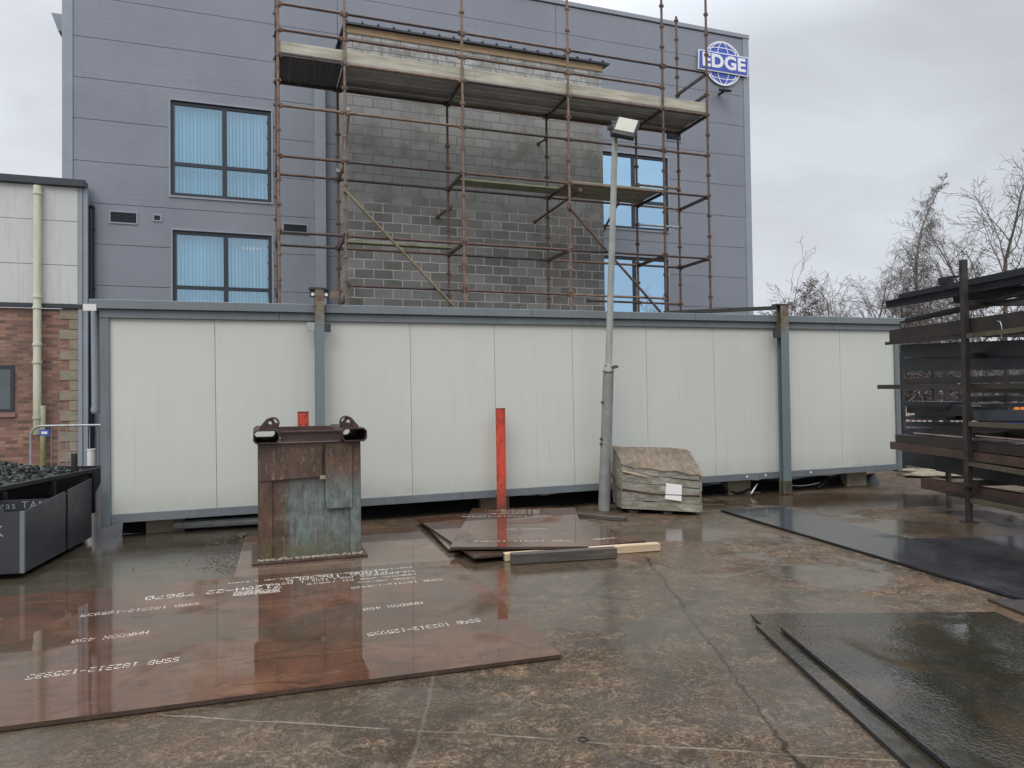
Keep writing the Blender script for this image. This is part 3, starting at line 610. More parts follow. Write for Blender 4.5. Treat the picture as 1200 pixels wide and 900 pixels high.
# sign floodlight below the emblem
p = FM.py(848, 106, -.25)
mb = MB(); mb.hexa([(p.x-.16, -.42, p.z-.10), (p.x+.16, -.42, p.z-.10), (p.x+.16, -.20, p.z-.02), (p.x-.16, -.20, p.z-.02), (p.x-.16, -.44, p.z-.04), (p.x+.16, -.44, p.z-.04), (p.x+.16, -.22, p.z+.05), (p.x-.16, -.22, p.z+.05)]); mb.box(p.x-.04, p.x+.04, -.22, -.001, p.z-.05, p.z-.01)
mb.build('sign_light', M['black'], bld)

# ================================================================== BLOCKWORK SHAFT
FB = Frame(0, 18.0, ANG)
blk = empty('blockwork_shaft', 'grey concrete block extension with a small sheet roof behind the scaffold', 'extension', fr=FB)
MB().box(-3.96, 2.6, 0, 2.40, 0, 10.17).build('wall', M['block'], blk)
MB().box(-3.97, 2.62, -.03, -.001, 10.16, 10.32).build('fascia_board', M['timber_f'], blk)
rf = MB(); x = -4.02; i = 0
rf.hexa([(-4.05,-.12,10.325), (2.78,-.12,10.325), (2.78,2.42,10.62), (-4.05,2.42,10.62), (-4.05,-.12,10.37), (2.78,-.12,10.37), (2.78,2.42,10.66), (-4.05,2.42,10.66)])
while x < 2.7:
    rf.hexa([(x,-.13,10.371), (x+.07,-.13,10.371), (x+.07,2.42,10.661), (x,2.42,10.661), (x+.015,-.13,10.415), (x+.055,-.13,10.415), (x+.055,2.42,10.70), (x+.015,2.42,10.70)]); x += .365
rf.build('sheet_roof', M['dark_roof'], blk)
MB().box(-3.985, -3.961, -.02, 2.4, 10.1, 10.33).build('verge_board', M['dark_roof'], blk)
MB().box(-4.52, -4.25, 2.28, 2.57, 0, 10.0).build('flashing_strip', M['clad_trim'], blk)

# ================================================================== LOW BRICK BUILDING (left)
FL = Frame(0, 20.28, ANG)
low = empty('brick_annex', 'low annex with white upper cladding over red brick at the far left', 'building', fr=FL)
def LX(px): return FL.py(px, 330).x
def LZ(px, py): return FL.py(px, py).z
LX0, LX1, LT = -22.0, LX(103), LX(92)
zb_l, zt_l = LZ(70, 361), LZ(70, 219)
MB().box(LX0, LT, .0, .16, 0, zb_l-.02).build('wall', M['brick'], low)
mb = MB(); za, zm = LZ(50, 310), LZ(50, 258); zz = [zb_l+.09, za, zm, zt_l]; xx = [-22, -19.2, -16.4, -13.8, LX(47), LT]
for a, b in zip(xx[:-1], xx[1:]):
    for c, d in zip(zz[:-1], zz[1:]): mb.box(a+.007, b-.007, -.05, .0, c+.006, d-.006)
mb.build('white_panel', M['white_clad'], low)
MB().box(LX0, LT, .002, .16, zb_l+.1, zt_l+.03).build('wall_backing', M['dark_joint'], low)
MB().box(LX0, LT+.10, -.08, .02, zb_l-.01, zb_l+.088).build('drip_trim', M['dark_roof'], low)
MB().box(LX0, LX1-.03, -.16, .2, zt_l+.001, zt_l+.17, .01).build('eaves_trim', M['dark_roof'], low)
MB().box(LX0, LT, .21, .30, zt_l-.3, zt_l+.1).build('roof_edge', M['dark_roof'], low)
MB().box(LT+.002, LX(97), -.06, .1, 0, zt_l).build('corner_trim', M['clad_trim'], low)
MB().box(LX(97)+.004, LX1, -.03, .1, 0, zt_l).build('corner_trim', M['clad_trim'], low)
z = 0.0; k = 0
q = MB()
while z < zb_l-.2:
    w = .375 if k % 2 == 0 else .18
    q.box(LT-.004-w, LT-.004, -.018, -.001, zb_l-.03-z-.222, zb_l-.03-z, .006); z += .234; k += 1
q.build('quoin_stones', M['quoin'], low)
cx = LX(44)+.03
mb = MB(); mb.tube((cx, -.15, .95), (cx, -.15, zt_l-.05), .082, n=16)
for z in (1.3, 2.55, 2.95, zb_l-.05, zb_l+.2, zt_l-.25): mb.tube((cx, -.15, z), (cx, -.15, z+.055), .10, n=16)
mb.tube((cx+.11, -.15, .15), (cx+.11, -.15, 1.6), .06, n=14)
mb.build('downpipe', M['cream_pipe'], low, True)
wx1, wx0, wz0, wz1 = LX(17), LX(17)-1.25, LZ(17, 483), LZ(17, 428)
wq = MB()
for qd in ((wx0, wx1, wz1-.07, wz1), (wx0, wx1, wz0, wz0+.07), (wx0, wx0+.07, wz0+.07, wz1-.07), (wx1-.07, wx1, wz0+.07, wz1-.07)): wq.box(qd[0], qd[1], -.03, -.002, qd[2], qd[3])
w_ = wq.build('window', M['frame'], low)
MB().box(wx0+.07, wx1-.07, -.012, -.003, wz0+.07, wz1-.07).build('pane', painted('grey_reflecting_glass', (.10,.115,.125), .1, .04), w_)
MB().box(wx0-.05, wx1+.03, -.05, -.001, wz0-.115, wz0-.002, .006).build('brick_sill', M['brick'], w_)

# ================================================================== SCAFFOLD
FS = Frame(0, 15.8, ANG)
sc = empty('scaffold', 'rusty tube scaffold with a boarded upper platform standing before the block wall', 'scaffold', fr=FS)
SX = [-4.82, -3.53, -1.05, 1.43, 3.89, 5.13]; RY = 1.3
TR = .029
def standard(x, y, top, mat, tint=None):
    mb = MB(); mb.tube((x, y, 0), (x, y, top), TR, n=10)
    z = .08
    while z < top-.02:
        mb.tube((x, y, z-.02), (x, y, z), .026, .043, 8); mb.tube((x, y, z), (x, y, z+.012), .043, .043, 8)
        for a, b in ((1,0), (-1,0), (0,1), (0,-1)): mb.box(x+a*.045-.014, x+a*.045+.014, y+b*.045-.014, y+b*.045+.014, z-.03, z+.022)
        z += .4935
    return mb.build('standard', mat, sc, True)
tops = [12.0, 12.6, 12.9, 13.2, 13.3, 13.3]
for i, x in enumerate(SX): standard(x, 0, tops[i]+.5, M['rust_tube_light'] if i in (0, 1, 2, 3) else M['rust_tube'])
rt = [10.7, 8.46, 8.46, 8.46, 8.46, 11.54]
for i, x in enumerate(SX): standard(x, RY, rt[i], M['rust_tube'])
rs_ = random.Random(4)
M['rust_tube_dark'] = rusty('dark_scaffold_tube', (.022,.016,.015), (.060,.038,.032), (.12,.08,.065), .6, 7)
def tubemat(): return M[rs_.choice(['rust_tube', 'rust_tube', 'rust_tube_dark', 'rust_tube_dark', 'rust_tube_light'])]
def ledger(xa, xb, y, z, mat=None, z2=None, name='ledger', r=TR):
    mb = MB(); z2 = z if z2 is None else z2
    mb.tube((xa+.03, y, z), (xb-.03, y, z2), r, n=10)
    for x, zz, s in ((xa, z, 1), (xb, z2, -1)): mb.box(min(x+s*.03, x+s*.085), max(x+s*.03, x+s*.085), y-.028, y+.028, zz-.045, zz+.04, .006)
    return mb.build(name, mat or tubemat(), sc, True)
for z, bays in ((9.50, range(5)), (8.98, range(4)), (8.46, range(5)), (7.47, range(5)), (6.47, range(5)), (4.96, range(5)), (3.95, range(1, 4))):
    for b in bays: ledger(SX[b], SX[b+1], -.0, z)
for z, bays in ((8.46, range(5)), (6.49, range(5)), (4.97, range(5)), (7.02, (4,)), (4.02, (4,)), (1.9, range(5))):
    for b in bays: ledger(SX[b], SX[b+1], RY, z)
ledger(SX[4], SX[5], RY, 6.01, M['galv'])
ledger(SX[3]+1.0, SX[4], RY, 4.02)
def transom(x, z, ya=0.0, yb=RY, z2=None, name='transom'):
    mb = MB(); z2 = z if z2 is None else z2
    mb.hexa([(x-.02, ya+.03, z-.035), (x+.02, ya+.03, z-.035), (x+.02, yb-.03, z2-.035), (x-.02, yb-.03, z2-.035), (x-.02, ya+.03, z+.035), (x+.02, ya+.03, z+.035), (x+.02, yb-.03, z2+.035), (x-.02, yb-.03, z2+.035)])
    mb.box(x-.035, x+.035, yb-.075, yb-.03, z2-.05, z2+.045); mb.box(x-.035, x+.035, ya+.03, ya+.075, z-.05, z+.045)
    return mb.build(name, M['rust_tube_dark'], sc)
for x in SX: transom(x, 8.455)
for i in (0, 1, 2, 3, 4, 5): transom(SX[i], 6.47)
for i in (0, 1, 2, 3, 4, 5): transom(SX[i], 4.96)
transom(SX[5], 9.48); transom(SX[5], 8.97); transom(SX[0], 9.48); transom(SX[0], 8.98); transom(SX[1], 3.7); transom(SX[0], 3.9)
M['deck_b'] = woody('brown_scaffold_boards', (.08,.07,.058), (.17,.15,.125), (.26,.235,.20), 'x')
M['deck_c'] = woody('silver_scaffold_boards', (.18,.17,.155), (.36,.34,.31), (.46,.44,.40), 'x')
# upper deck boards
random.seed(3)
for b in range(5):
    if b == 0:
        x = SX[0]+.03
        while x < SX[1]-.1:
            MB().box(x, min(x+.222, SX[1]-.03), -.02, RY+.05, 8.495, 8.533, .004).build('deck_board', M['deck_y'], sc); x += .2265
    else:
        y = .02
        while y < RY-.1:
            z = 8.495 + random.uniform(0, .014)
            MB().box(SX[b]+.01, SX[b+1]-.01, y, y+.207, z, z+.038, .004).build('deck_board', M[random.choice(['deck', 'deck_b', 'deck_c'])], sc); y += .2265
for a, b in ((SX[0]+.03, SX[1]), (SX[1]+.004, SX[2]+.3), (SX[2]+.304, SX[3]+.1), (SX[3]+.104, SX[4]+.5), (SX[4]+.504, SX[5]-.02)):
    MB().box(a, b, .035, .073, 8.535, 8.77, .004).build('toe_board', M['toe'], sc)
mb = MB(); mb.box(SX[5]-.06, SX[5]-.025, .08, RY-.02, 8.54, 8.76); mb.build('toe_board', M['toe'], sc)
# middle deck
for b, ys in ((2, (.62, .85)), (3, (.05, .28, .51, .74, .97))):
    for y in ys:
        xa, xb = SX[b]+.02, SX[b+1]-.02
        MB().box(xa, xb, y, y+.222, 6.515, 6.553, .004).build('deck_board', M['deck_green'], sc)
MB().box(SX[1]+.02, SX[2]-.05, .75, .97, 5.0, 5.038, .004).build('deck_board', M['deck_green'], sc)
# braces and ties
def freetube(name, a, b, mat, r=.029, couplers=True):
    mb = MB(); mb.tube(a, b, r, n=10)
    if couplers:
        for p in (a, b): mb.box(p[0]-.04, p[0]+.04, p[1]-.03, p[1]+.04, p[2]-.04, p[2]+.04, .006)
    return mb.build(name, mat, sc, True)
a = FS.py(404, 223, -.06); b = FS.py(540, 368, -.06); freetube('brace', a, b, M['yellow_tube'])
a = FS.py(667, 243, -.06); b = FS.py(777, 369, -.06); freetube('brace', a, b, M['rust_tube'])
a = FS.py(680, 223, -.05); b = FS.py(627, 260, 1.9); freetube('tie_tube', a, b, M['rust_tube'])
a = FS.py(528, 243, RY-.05); b = FS.py(513, 254, 2.05); freetube('tie_tube', a, b, M['rust_tube'])
a = FS.py(640, 163, RY-.05); b = FS.py(631, 168, 2.05); freetube('tie_tube', a, b, M['rust_tube'])
a = FS.py(724, 239, RY); b = FS.py(707, 270, 2.2); freetube('tie_tube', a, b, M['rust_tube'])
a = FS.py(409, 133, RY-.1); b = FS.py(403, 200, .1); freetube('brace', a, b, M['rust_tube'], .02)
a = FS.py(396, 200, RY-.1); b = FS.py(408, 128, .4); freetube('brace', a, b, M['galv'], .014)

# ================================================================== LAMP POLE
lp = G(708, 598); lpt = AY(721, 152, lp.y+.05)
pole = empty('lamp_pole', 'tall thin grey pole carrying a floodlight in front of the cabin', 'lamp post', lp)
top = lpt - lp
zs = 2.03; sx = top.x*zs/top.z
mb = MB(); mb.tube((0,0,0), (sx, 0, zs), .088, .078, 18); mb.build('sleeve', M['sleeve'], pole, True)
mb = MB(); mb.tube((sx, 0, zs), (top.x, top.y, top.z), .050, .043, 18); mb.build('shaft', M['galv_pole'], pole, True)
mb = MB(); mb.tube((sx-.004, 0, zs-.02), (sx+.004, 0, zs+.09), .088, .062, 18); mb.build('collar', M['galv_pole'], pole, True)
mb = MB()
mb.path([(sx+.02*math.cos(t)+.07*math.cos(t*3), -.07+.02*math.sin(t), zs+.02+.05*math.sin(t*1.3)) for t in [i*.5 for i in range(10)]], .008, 5); mb.box(sx+.07, sx+.14, -.05, .0, zs+.03, zs+.07)
mb.build('wire_tie', M['rust_tube'], pole)
for z, w in ((1.55, .09), (.95, .09), (1.02, .085)): MB().box(-.1+top.x*z/top.z, -.06+top.x*z/top.z, -.06, -.03, z, z+.03).build('bolt', M['dark_roof'], pole)
mb = MB(); mb.box(top.x-.07, top.x+.07, -.06, .10, top.z-.10, top.z+.09, .01); mb.box(top.x-.12, top.x-.06, -.03, .03, top.z-.02, top.z+.04); mb.build('bracket', M['frame'], pole)
hc = AY(733.5, 150, lp.y-.12) - lp
RH = Matrix.Translation(hc) @ Matrix.Rotation(math.radians(-14), 4, 'Z') @ Matrix.Rotation(math.radians(17), 4, 'Y') @ Matrix.Rotation(math.radians(-22), 4, 'X')
def addM(o, Mx):
    o.data.transform(Mx); return o
hd = addM(MB().box(-.165, .165, -.04, .05, -.17, .15, .012).build('lamp_head', M['black'], pole), RH)
mb = MB()
for i in range(7): mb.box(-.15+i*.047, -.142+i*.047, .051, .09, -.13, .13)
addM(mb.build('cooling_fins', M['black'], hd), RH)
addM(MB().box(-.142, .142, -.046, -.041, -.095, .135, .002).build('lamp_glass', M['lamp_glass'], hd), RH)
mb = MB(); mb.box(-.19, -.17, -.02, .06, -.05, .03); addM(mb.build('yoke', M['frame'], hd), RH)

# ================================================================== RED POSTS
def red_post(px0, px1, ytop, ybase, Y, label, n2=None):
    a = AY(px0, ytop, Y); b = AY(px1, ytop, Y); w = b.x-a.x; base = Vector(((a.x+b.x)/2, Y, 0))
    t = empty('marker_post', label, 'post', base, math.radians(4), 'red painted steel posts')
    MB().box(-w/2, w/2, -.02, .045, .0, a.z, .006).build('shaft', M['red'], t)
    mb = MB(); mb.box(-w/2-.003, w/2+.003, -.0205, -.0202, .1, a.z-.02) if False else None
    MB().box(-w/2-.004, w/2+.004, -.024, .049, a.z, a.z+.006).build('cap', M['steel_brown'], t)
    return t
red_post(581, 592, 479, 595, 10.22, 'tall bright red steel post behind the stacked rusty plates')
red_post(349, 361, 483, 600, 8.6, 'red post peeping above the lid of the rusty skip')

# ================================================================== STEEL PLATES ON THE GROUND
DOT = {'A':'01110 10001 10001 11111 10001 10001 10001','B':'11110 10001 10001 11110 10001 10001 11110','C':'01110 10001 10000 10000 10000 10001 01110','D':'11110 10001 10001 10001 10001 10001 11110',
'E':'11111 10000 10000 11110 10000 10000 11111','G':'01110 10001 10000 10111 10001 10001 01110','H':'10001 10001 10001 11111 10001 10001 10001','I':'01110 00100 00100 00100 00100 00100 01110','L':'10000 10000 10000 10000 10000 10000 11111',
'M':'10001 11011 10101 10101 10001 10001 10001','N':'10001 11001 10101 10011 10001 10001 10001','O':'01110 10001 10001 10001 10001 10001 01110','P':'11110 10001 10001 11110 10000 10000 10000','R':'11110 10001 10001 11110 10100 10010 10001',
'S':'01111 10000 10000 01110 00001 00001 11110','T':'11111 00100 00100 00100 00100 00100 00100','X':'10001 10001 01010 00100 01010 10001 10001','F':'11111 10000 10000 11110 10000 10000 10000',
'0':'01110 10001 10011 10101 11001 10001 01110','1':'00100 01100 00100 00100 00100 00100 01110','2':'01110 10001 00001 00010 00100 01000 11111','3':'11110 00001 00001 01110 00001 00001 11110','4':'00010 00110 01010 10010 11111 00010 00010',
'5':'11111 10000 11110 00001 00001 10001 01110','6':'01110 10000 10000 11110 10001 10001 01110','7':'11111 00001 00010 00100 01000 01000 01000','8':'01110 10001 10001 01110 10001 10001 01110','9':'01110 10001 10001 01111 00001 00001 01110','-':'00000 00000 00000 11111 00000 00000 00000',' ':'00000 00000 00000 00000 00000 00000 00000'}
def dots(mb, s, x, y, h, wf=1.0, z=0.0, fill=.86, skip=.08):
    """printed dot-matrix line read from the far side: starts at x and runs towards -x, tops of letters towards -y"""
    u = h/7*wf; v = h/7
    for ch in s:
        for r, row in enumerate(DOT.get(ch, DOT['-']).split()):
            for c_, bit in enumerate(row):
                if bit == '1' and random.random() > skip:
                    X = x-(c_+.5)*u; Y = y-(6.5-r)*v; a, b = u*fill/2, v*fill/2
                    mb.quad((X-a, Y-b, z), (X+a, Y-b, z), (X+a, Y+b, z), (X-a, Y+b, z))
        x -= 6*u
    return mb
def plate(name, loc, ang, L, W, z0, z1, mat, label, text=None, poly=None):
    t = empty(name, label, 'steel plate', (loc[0], loc[1], z0), math.radians(ang), 'steel plates lying in the yard')
    p = poly or [(0,0), (L,0), (L,W), (0,W)]
    mb = MB(); mb.prism(p, z1-z0, 'z', 0.0)
    o = mb.build('sheet', mat, t); o.data.materials.append(M['steel_dark'] if mat in (M['black_plate'], M['black_plate2']) else M['plate_edge'])
    for f in o.data.polygons:
        if abs(f.normal.z) < .5: f.material_index = 1
    if text:
        tm = MB(); text(tm, z1-z0+.0012); tm.build('marking', M['marking'], t, fix=False)
    return t
# big rust-red plate, lower left.  local x along its front edge, origin at its right front corner mirrored to the left end
def big_text(tm, z):
    X = lambda d: 6.1-d      # d metres from the right end
    # right block
    def P(px, py):
        w = G(px, py, .03); v = FBIG.loc(w); return v.x, v.y
    def line(s, px, py, h, pxe, pye):
        a = P(px, py); b = P(pxe, pye); w = abs(a[0]-b[0]); wf = w/(6*len(s)-1)/(h/7)
        n0 = len(tm.v); dots(tm, s, a[0], a[1], h, wf, z)
        k = (b[1]-a[1])/(b[0]-a[0])
        for i in range(n0, len(tm.v)): vx, vy, vz = tm.v[i]; tm.v[i] = (vx, vy+k*(vx-a[0]), vz)
    line('SSAB 182312-125935', 561, 725, .075, 430, 742)
    line('HARDOX 450', 494, 705, .07, 425, 713)
    line('SSAB 182312-125935', 518, 678, .06, 411, 688)
    line('PRECISION OFFSET SSAB OXELOSUND SWEDEN', 482, 664, .05, 268, 683)
    line('TOLERANCES ROLLING 1 AS90L5', 486, 668, .07, 300, 686)
    line('HARDOX 450 EN 10029', 486, 672, .05, 360, 684)
    line('SSAB 20-09', 487, 676, .045, 420, 682)
    line('C18AB 1A690L5', 452, 667, .13, 335, 678)
    line('712GH-22 79670', 330, 684, .13, 172, 699)
    line('SSAB 182312-125935', 234, 706, .075, 96, 720)
    line('HARDOX 450', 175, 739, .08, 86, 750)
    line('SSAB 182312-125935', 211, 770, .085, 34, 791)
    # a block of printed code rows
    a = P(328, 689); b = P(273, 697)
    for r in range(7):
        for c_ in range(56):
            if random.random() < .55:
                x = b[0]+(a[0]-b[0])*c_/56; y = b[1]+(a[1]-b[1])*0+.02*r-.05; tm.quad((x,y,z), (x+.0085,y,z), (x+.0085,y+.014,z), (x,y+.014,z))
F0 = Vector((.29, 4.60)); dx = Vector((math.cos(math.radians(17.9)), math.sin(math.radians(17.9))))
o_ = F0 - dx*6.1
FBIG = Frame(o_.x, o_.y, math.radians(17.9))
plate('steel_plate', o_, 17.9, 6.1, 2.88, .006, .030, M['rust_plate'], 'large wet rust-red steel plate with upside-down white printing at lower left', big_text)
def p2_text(tm, z):
    dots(tm, '25935-212281 SSAB', 1.9, .55, .06, 1.3, z); dots(tm, 'SSAB 182312', 1.85, 1.35, .05, 1.2, z)
plate('steel_plate', (-2.52, 6.50), 17.5, 2.1, 2.45, .004, .0058+.012, M['rust_plate_pale'], 'brown steel plate under the rusty skip reaching towards the plate stack', None, [(0,0.0), (2.05,.0), (2.05,2.3), (0,2.45)])
dxp = MB(); 
# stack in the middle
def st_text(tm, z):
    dots(tm, 'SSAB 182312-125935', 1.28, .32, .06, 1.15, z); dots(tm, 'HARDOX 450', 1.00, 1.02, .055, 1.0, z); dots(tm, 'SSAB 182312-125935', 1.10, 1.95, .07, 1.1, z)
    for r in range(8): dots(tm, 'SSAB 20 OXELOSUND SWEDEN HARDOX 4'[:random.randint(22, 33)], .93, 2.12+.05*r, .035, .75, z)
plate('steel_plate', (-.66, 7.50), -2.0, 1.42, 2.62, .095, .120, M['rust_plate'], 'topmost wet rust-red plate of the stack in front of the tall red post', st_text)
def lo_text(tm, z): dots(tm, 'SSAB 1823', 1.75, .32, .07, 1.2, z)
plate('steel_plate', (-.40, 7.24), 20.6, 1.96, 2.5, .050, .074, M['rust_plate'], 'second plate of the stack jutting out to the right beneath the top one', lo_text)
def ll_text(tm, z):
    for r in range(4): dots(tm, 'SSAB 182', .62, 1.05+.10*r, .06, 1.1, z)
plate('steel_plate', (-.70, 7.75), 15.5, 1.2, 1.85, .024, .046, M['grey_plate'], 'bottom grey plate showing at the back left of the plate stack', ll_text)
# dark steel plates right
plate('steel_plate', (2.93, 10.3), -77.1, 6.2, .95, .010, .030, M['black_plate'], 'long narrow black steel plate pointing from the cabin to the rack')
plate('steel_plate', (3.98, 5.76), 5, 2.5, 2.35, .004, .0285, M['black_plate'], 'wide black steel plate at the right edge overlapping the narrow one', None, [(.03,-.03), (3.2,.0), (3.2,2.2), (.55,2.30)])
plate('steel_plate', (3.73, 5.75), 0, 1.2, .9, .002, .022, M['steel_brown'], 'small brown plate corner at the right edge between the black plates', None, [(0,0), (.02,-.65), (1.2,-.65), (1.2,-.2)])
plate('steel_plate', (1.745, 5.10), -.5, 1.80, .30, .010, .028, M['black_plate2'], 'rear dark wet plate strip showing behind the lower right stack')
plate('steel_plate', (1.70, 5.16), -90+.6, 3.2, 2.2, .006, .0275, M['black_plate2'], 'lower wet black plate of the bottom right stack', None, [(0,0), (3.2,-.02), (3.2,1.6), (0,1.85)])
plate('steel_plate', (1.82, 5.00), -90+.8, 3.2, 2.2, .034, .056, M['black_plate2'], 'top glossy wet black plate of the bottom right stack', None, [(0,0), (3.2,0), (3.2,2.4), (0,1.95)])
# timbers by the stack
tb = MB(); tb.box(0, 1.10, -.05, .05, 0, .105, .006)
tag(place(tb.build('timber_beam', M['old_wood']), (-.03, 7.22, .002), math.radians(13)), 'dark wet timber bearer lying in front of the plate stack', 'timber')
tb = MB(); tb.box(0, 1.70, -.045, .045, 0, .08, .005)
tag(place(tb.build('timber_beam', M['fresh_wood']), (-.10, 7.36, .002), math.radians(14.5)), 'pale fresh timber batten sticking out to the right under the plates', 'timber')
tb = MB(); tb.box(0, 1.2, -.05, .05, 0, .05, .004)
tag(place(tb.build('timber_beam', M['old_wood']), (.50, 10.3, .002), math.radians(-35)), 'dark flat batten between the plate stack and the pole', 'timber')

# ================================================================== RUSTY SKIP WITH FORK POCKETS
bo = G(303, 660, .02)
rb = empty('fork_skip', 'rusty grey-green steel skip with fork pockets and lifting eyes on its lid', 'skip', (bo.x, bo.y, .02), ANG)
BW, BD, BH = 1.02, .95, 1.19
mb = MB(); mb.box(0, BW, 0, .02, .02, BH); mb.box(0, .02, .021, BD, .02, BH); mb.box(BW-.02, BW, .021, BD, .02, BH); mb.box(.021, BW-.021, BD-.02, BD, .02, BH); mb.box(.021, BW-.021, .021, BD-.021, .9, .92)
mb.build('body', M['bin'], rb)
MB().box(-.065, BW+.055, -.10, BD+.05, 0, .022, .004).build('base_plate', M['steel_rust'], rb)
for q0, q1 in ((.006, .135), (BW-.115, BW-.006)): MB().box(q0, q1, -.023, -.001, .031, BH-.005, .003).build('stiffener', M['bin'], rb)
def mk_patch():
    m = NT('rust_patch_plate'); a = m.noise(6, 8, .7); c = m.ramp(a, [(.3, (.040,.025,.018)), (.55, (.095,.055,.038)), (.8, (.15,.095,.068))])
    c = m.mix(m.ramp(m.noise(22, 7, .8, m.co((1.6, 1.6, .38)), 1.0), [(.56, 0.0), (.62, .55)]), c, (.28,.26,.21))
    return m.bsdf(c, m.ramp(a, [(.3, .3), (.7, .6)]), 0.0, m.bump(a, .4, .006))
M['bin_rust'] = mk_patch()
p = MB(); p.prism([(.005, BH-.37), (.62, BH-.345), (.62, BH-.004), (.005, BH-.004)], .012, 'y', -.037); p.build('patch_plate', M['bin_rust'], rb)
p = MB(); p.box(.655, .925, -.052, -.038, BH-.68, BH-.004, .003); p.build('patch_plate', M['bin'], rb)
MB().box(.60, .66, -.041, -.0375, BH-.375, BH-.335).build('torn_edge', M['quoin'], rb)
# debris ledge at the foot
random.seed(11); mb = MB()
for i in range(260):
    x = random.uniform(.0, BW); y = random.uniform(-.095, -.03); r = random.uniform(.004, .016); z = .03
    a = random.uniform(0, 3.14); c_, s_ = math.cos(a)*r, math.sin(a)*r
    mb.hexa([(x-c_,y-s_,z), (x+s_,y-c_,z), (x+c_,y+s_,z), (x-s_,y+c_,z), (x-c_*.6,y-s_*.6,z+r), (x+s_*.6,y-c_*.6,z+r*1.2), (x+c_*.6,y+s_*.6,z+r), (x-s_*.6,y+c_*.6,z+r*.8)])
mb.build('grit', M['quoin'], rb)
M['bin_rim_dull'] = rusty('dull_maroon_rust', (.018,.011,.011), (.045,.023,.021), (.075,.042,.038), .95, 5)
# fork pockets (open hollow sections) and cross channels
def pocket(x0, x1):
    mb = MB(); z0, z1, t, y0, y1 = BH+.005, BH+.145, .012, -.10, BD+.35; r = .03
    out = [(x0+r,z0),(x1-r,z0),(x1,z0+r),(x1,z1-r),(x1-r,z1),(x0+r,z1),(x0,z1-r),(x0,z0+r)]
    cx_, cz_ = (x0+x1)/2, (z0+z1)/2
    inn = [(cx_+(a-cx_)*(1-2*t/(x1-x0)), cz_+(b-cz_)*(1-2*t/(z1-z0))) for a, b in out]
    n = len(mb.v)
    for y in (y0, y1):
        for a, b in out: mb.v.append((a, y, b))
        for a, b in inn: mb.v.append((a, y, b))
    for i in range(8):
        j = (i+1) % 8
        mb.f += [(n+i, n+j, n+16+j, n+16+i), (n+8+i, n+24+i, n+24+j, n+8+j), (n+i, n+8+i, n+8+j, n+j), (n+16+i, n+16+j, n+24+j, n+24+i)]
    return mb.build('fork_pocket', M['bin_rim_dull'], rb)
pocket(-.045, .205); pocket(BW-.20, BW+.055)
mb = MB(); mb.box(.215, BW-.21, -.05, -.03, BH+.02, BH+.13); mb.box(.215, BW-.21, -.085, -.05, BH+.115, BH+.13); mb.box(.215, BW-.21, -.085, -.05, BH+.02, BH+.035)
mb.build('lid_rail', M['bin_rim'], rb)
mb = MB(); mb.box(.215, BW-.21, BD-.02, BD+.02, BH+.02, BH+.14); mb.build('lid_rail', M['bin_rim'], rb)
MB().box(.0, BW, .0, BD, BH-.003, BH+.004).build('lid', M['bin_rim'], rb)
for x0, sgn_ in ((.03, 1), (BW-.04, -1)):
    mb = MB(); zb_ = BH+.146; n = 20; cx_, cz_ = x0+.085*sgn_, zb_+.065
    outer = [(x0-.02*sgn_, zb_), (x0-.02*sgn_, zb_+.02), (x0+.015*sgn_, zb_+.062), (x0+.055*sgn_, zb_+.11), (x0+.085*sgn_, zb_+.122), (x0+.115*sgn_, zb_+.11), (x0+.14*sgn_, zb_+.07), (x0+.165*sgn_, zb_+.06), (x0+.175*sgn_, zb_+.01), (x0+.175*sgn_, zb_)]
    # plate with a hole: ring of quads between hole and outline
    m_ = len(outer); hole = []
    for a, b in outer:
        ang_ = math.atan2(b-cz_, a-cx_); hole.append((cx_+.02*math.cos(ang_), cz_+.02*math.sin(ang_)))
    k = len(mb.v)
    for y in (.0, .022):
        for a, b in outer: mb.v.append((a, y, b))
        for a, b in hole: mb.v.append((a, y, b))
    for i in range(m_):
        j = (i+1) % m_
        mb.f += [(k+i, k+j, k+m_+j, k+m_+i), (k+2*m_+i, k+3*m_+i, k+3*m_+j, k+2*m_+j), (k+i, k+2*m_+i, k+2*m_+j, k+j), (k+m_+i, k+m_+j, k+3*m_+j, k+3*m_+i)]
    lug = mb.build('lifting_eye', M['bin_rim'], rb)
    sh = MB(); pts = [(cx_+.03*sgn_+.055*math.cos(t)*1.0, -.015, cz_+.055*math.sin(t)-.0) for t in [math.radians(-40+26*i) for i in range(10)]]
    sh.path(pts, .011, 8); sh.tube((cx_+.075*sgn_, -.04, cz_-.02), (cx_+.075*sgn_, .04, cz_-.02), .016, n=10); sh.build('shackle', M['bin_rim'], lug, True)

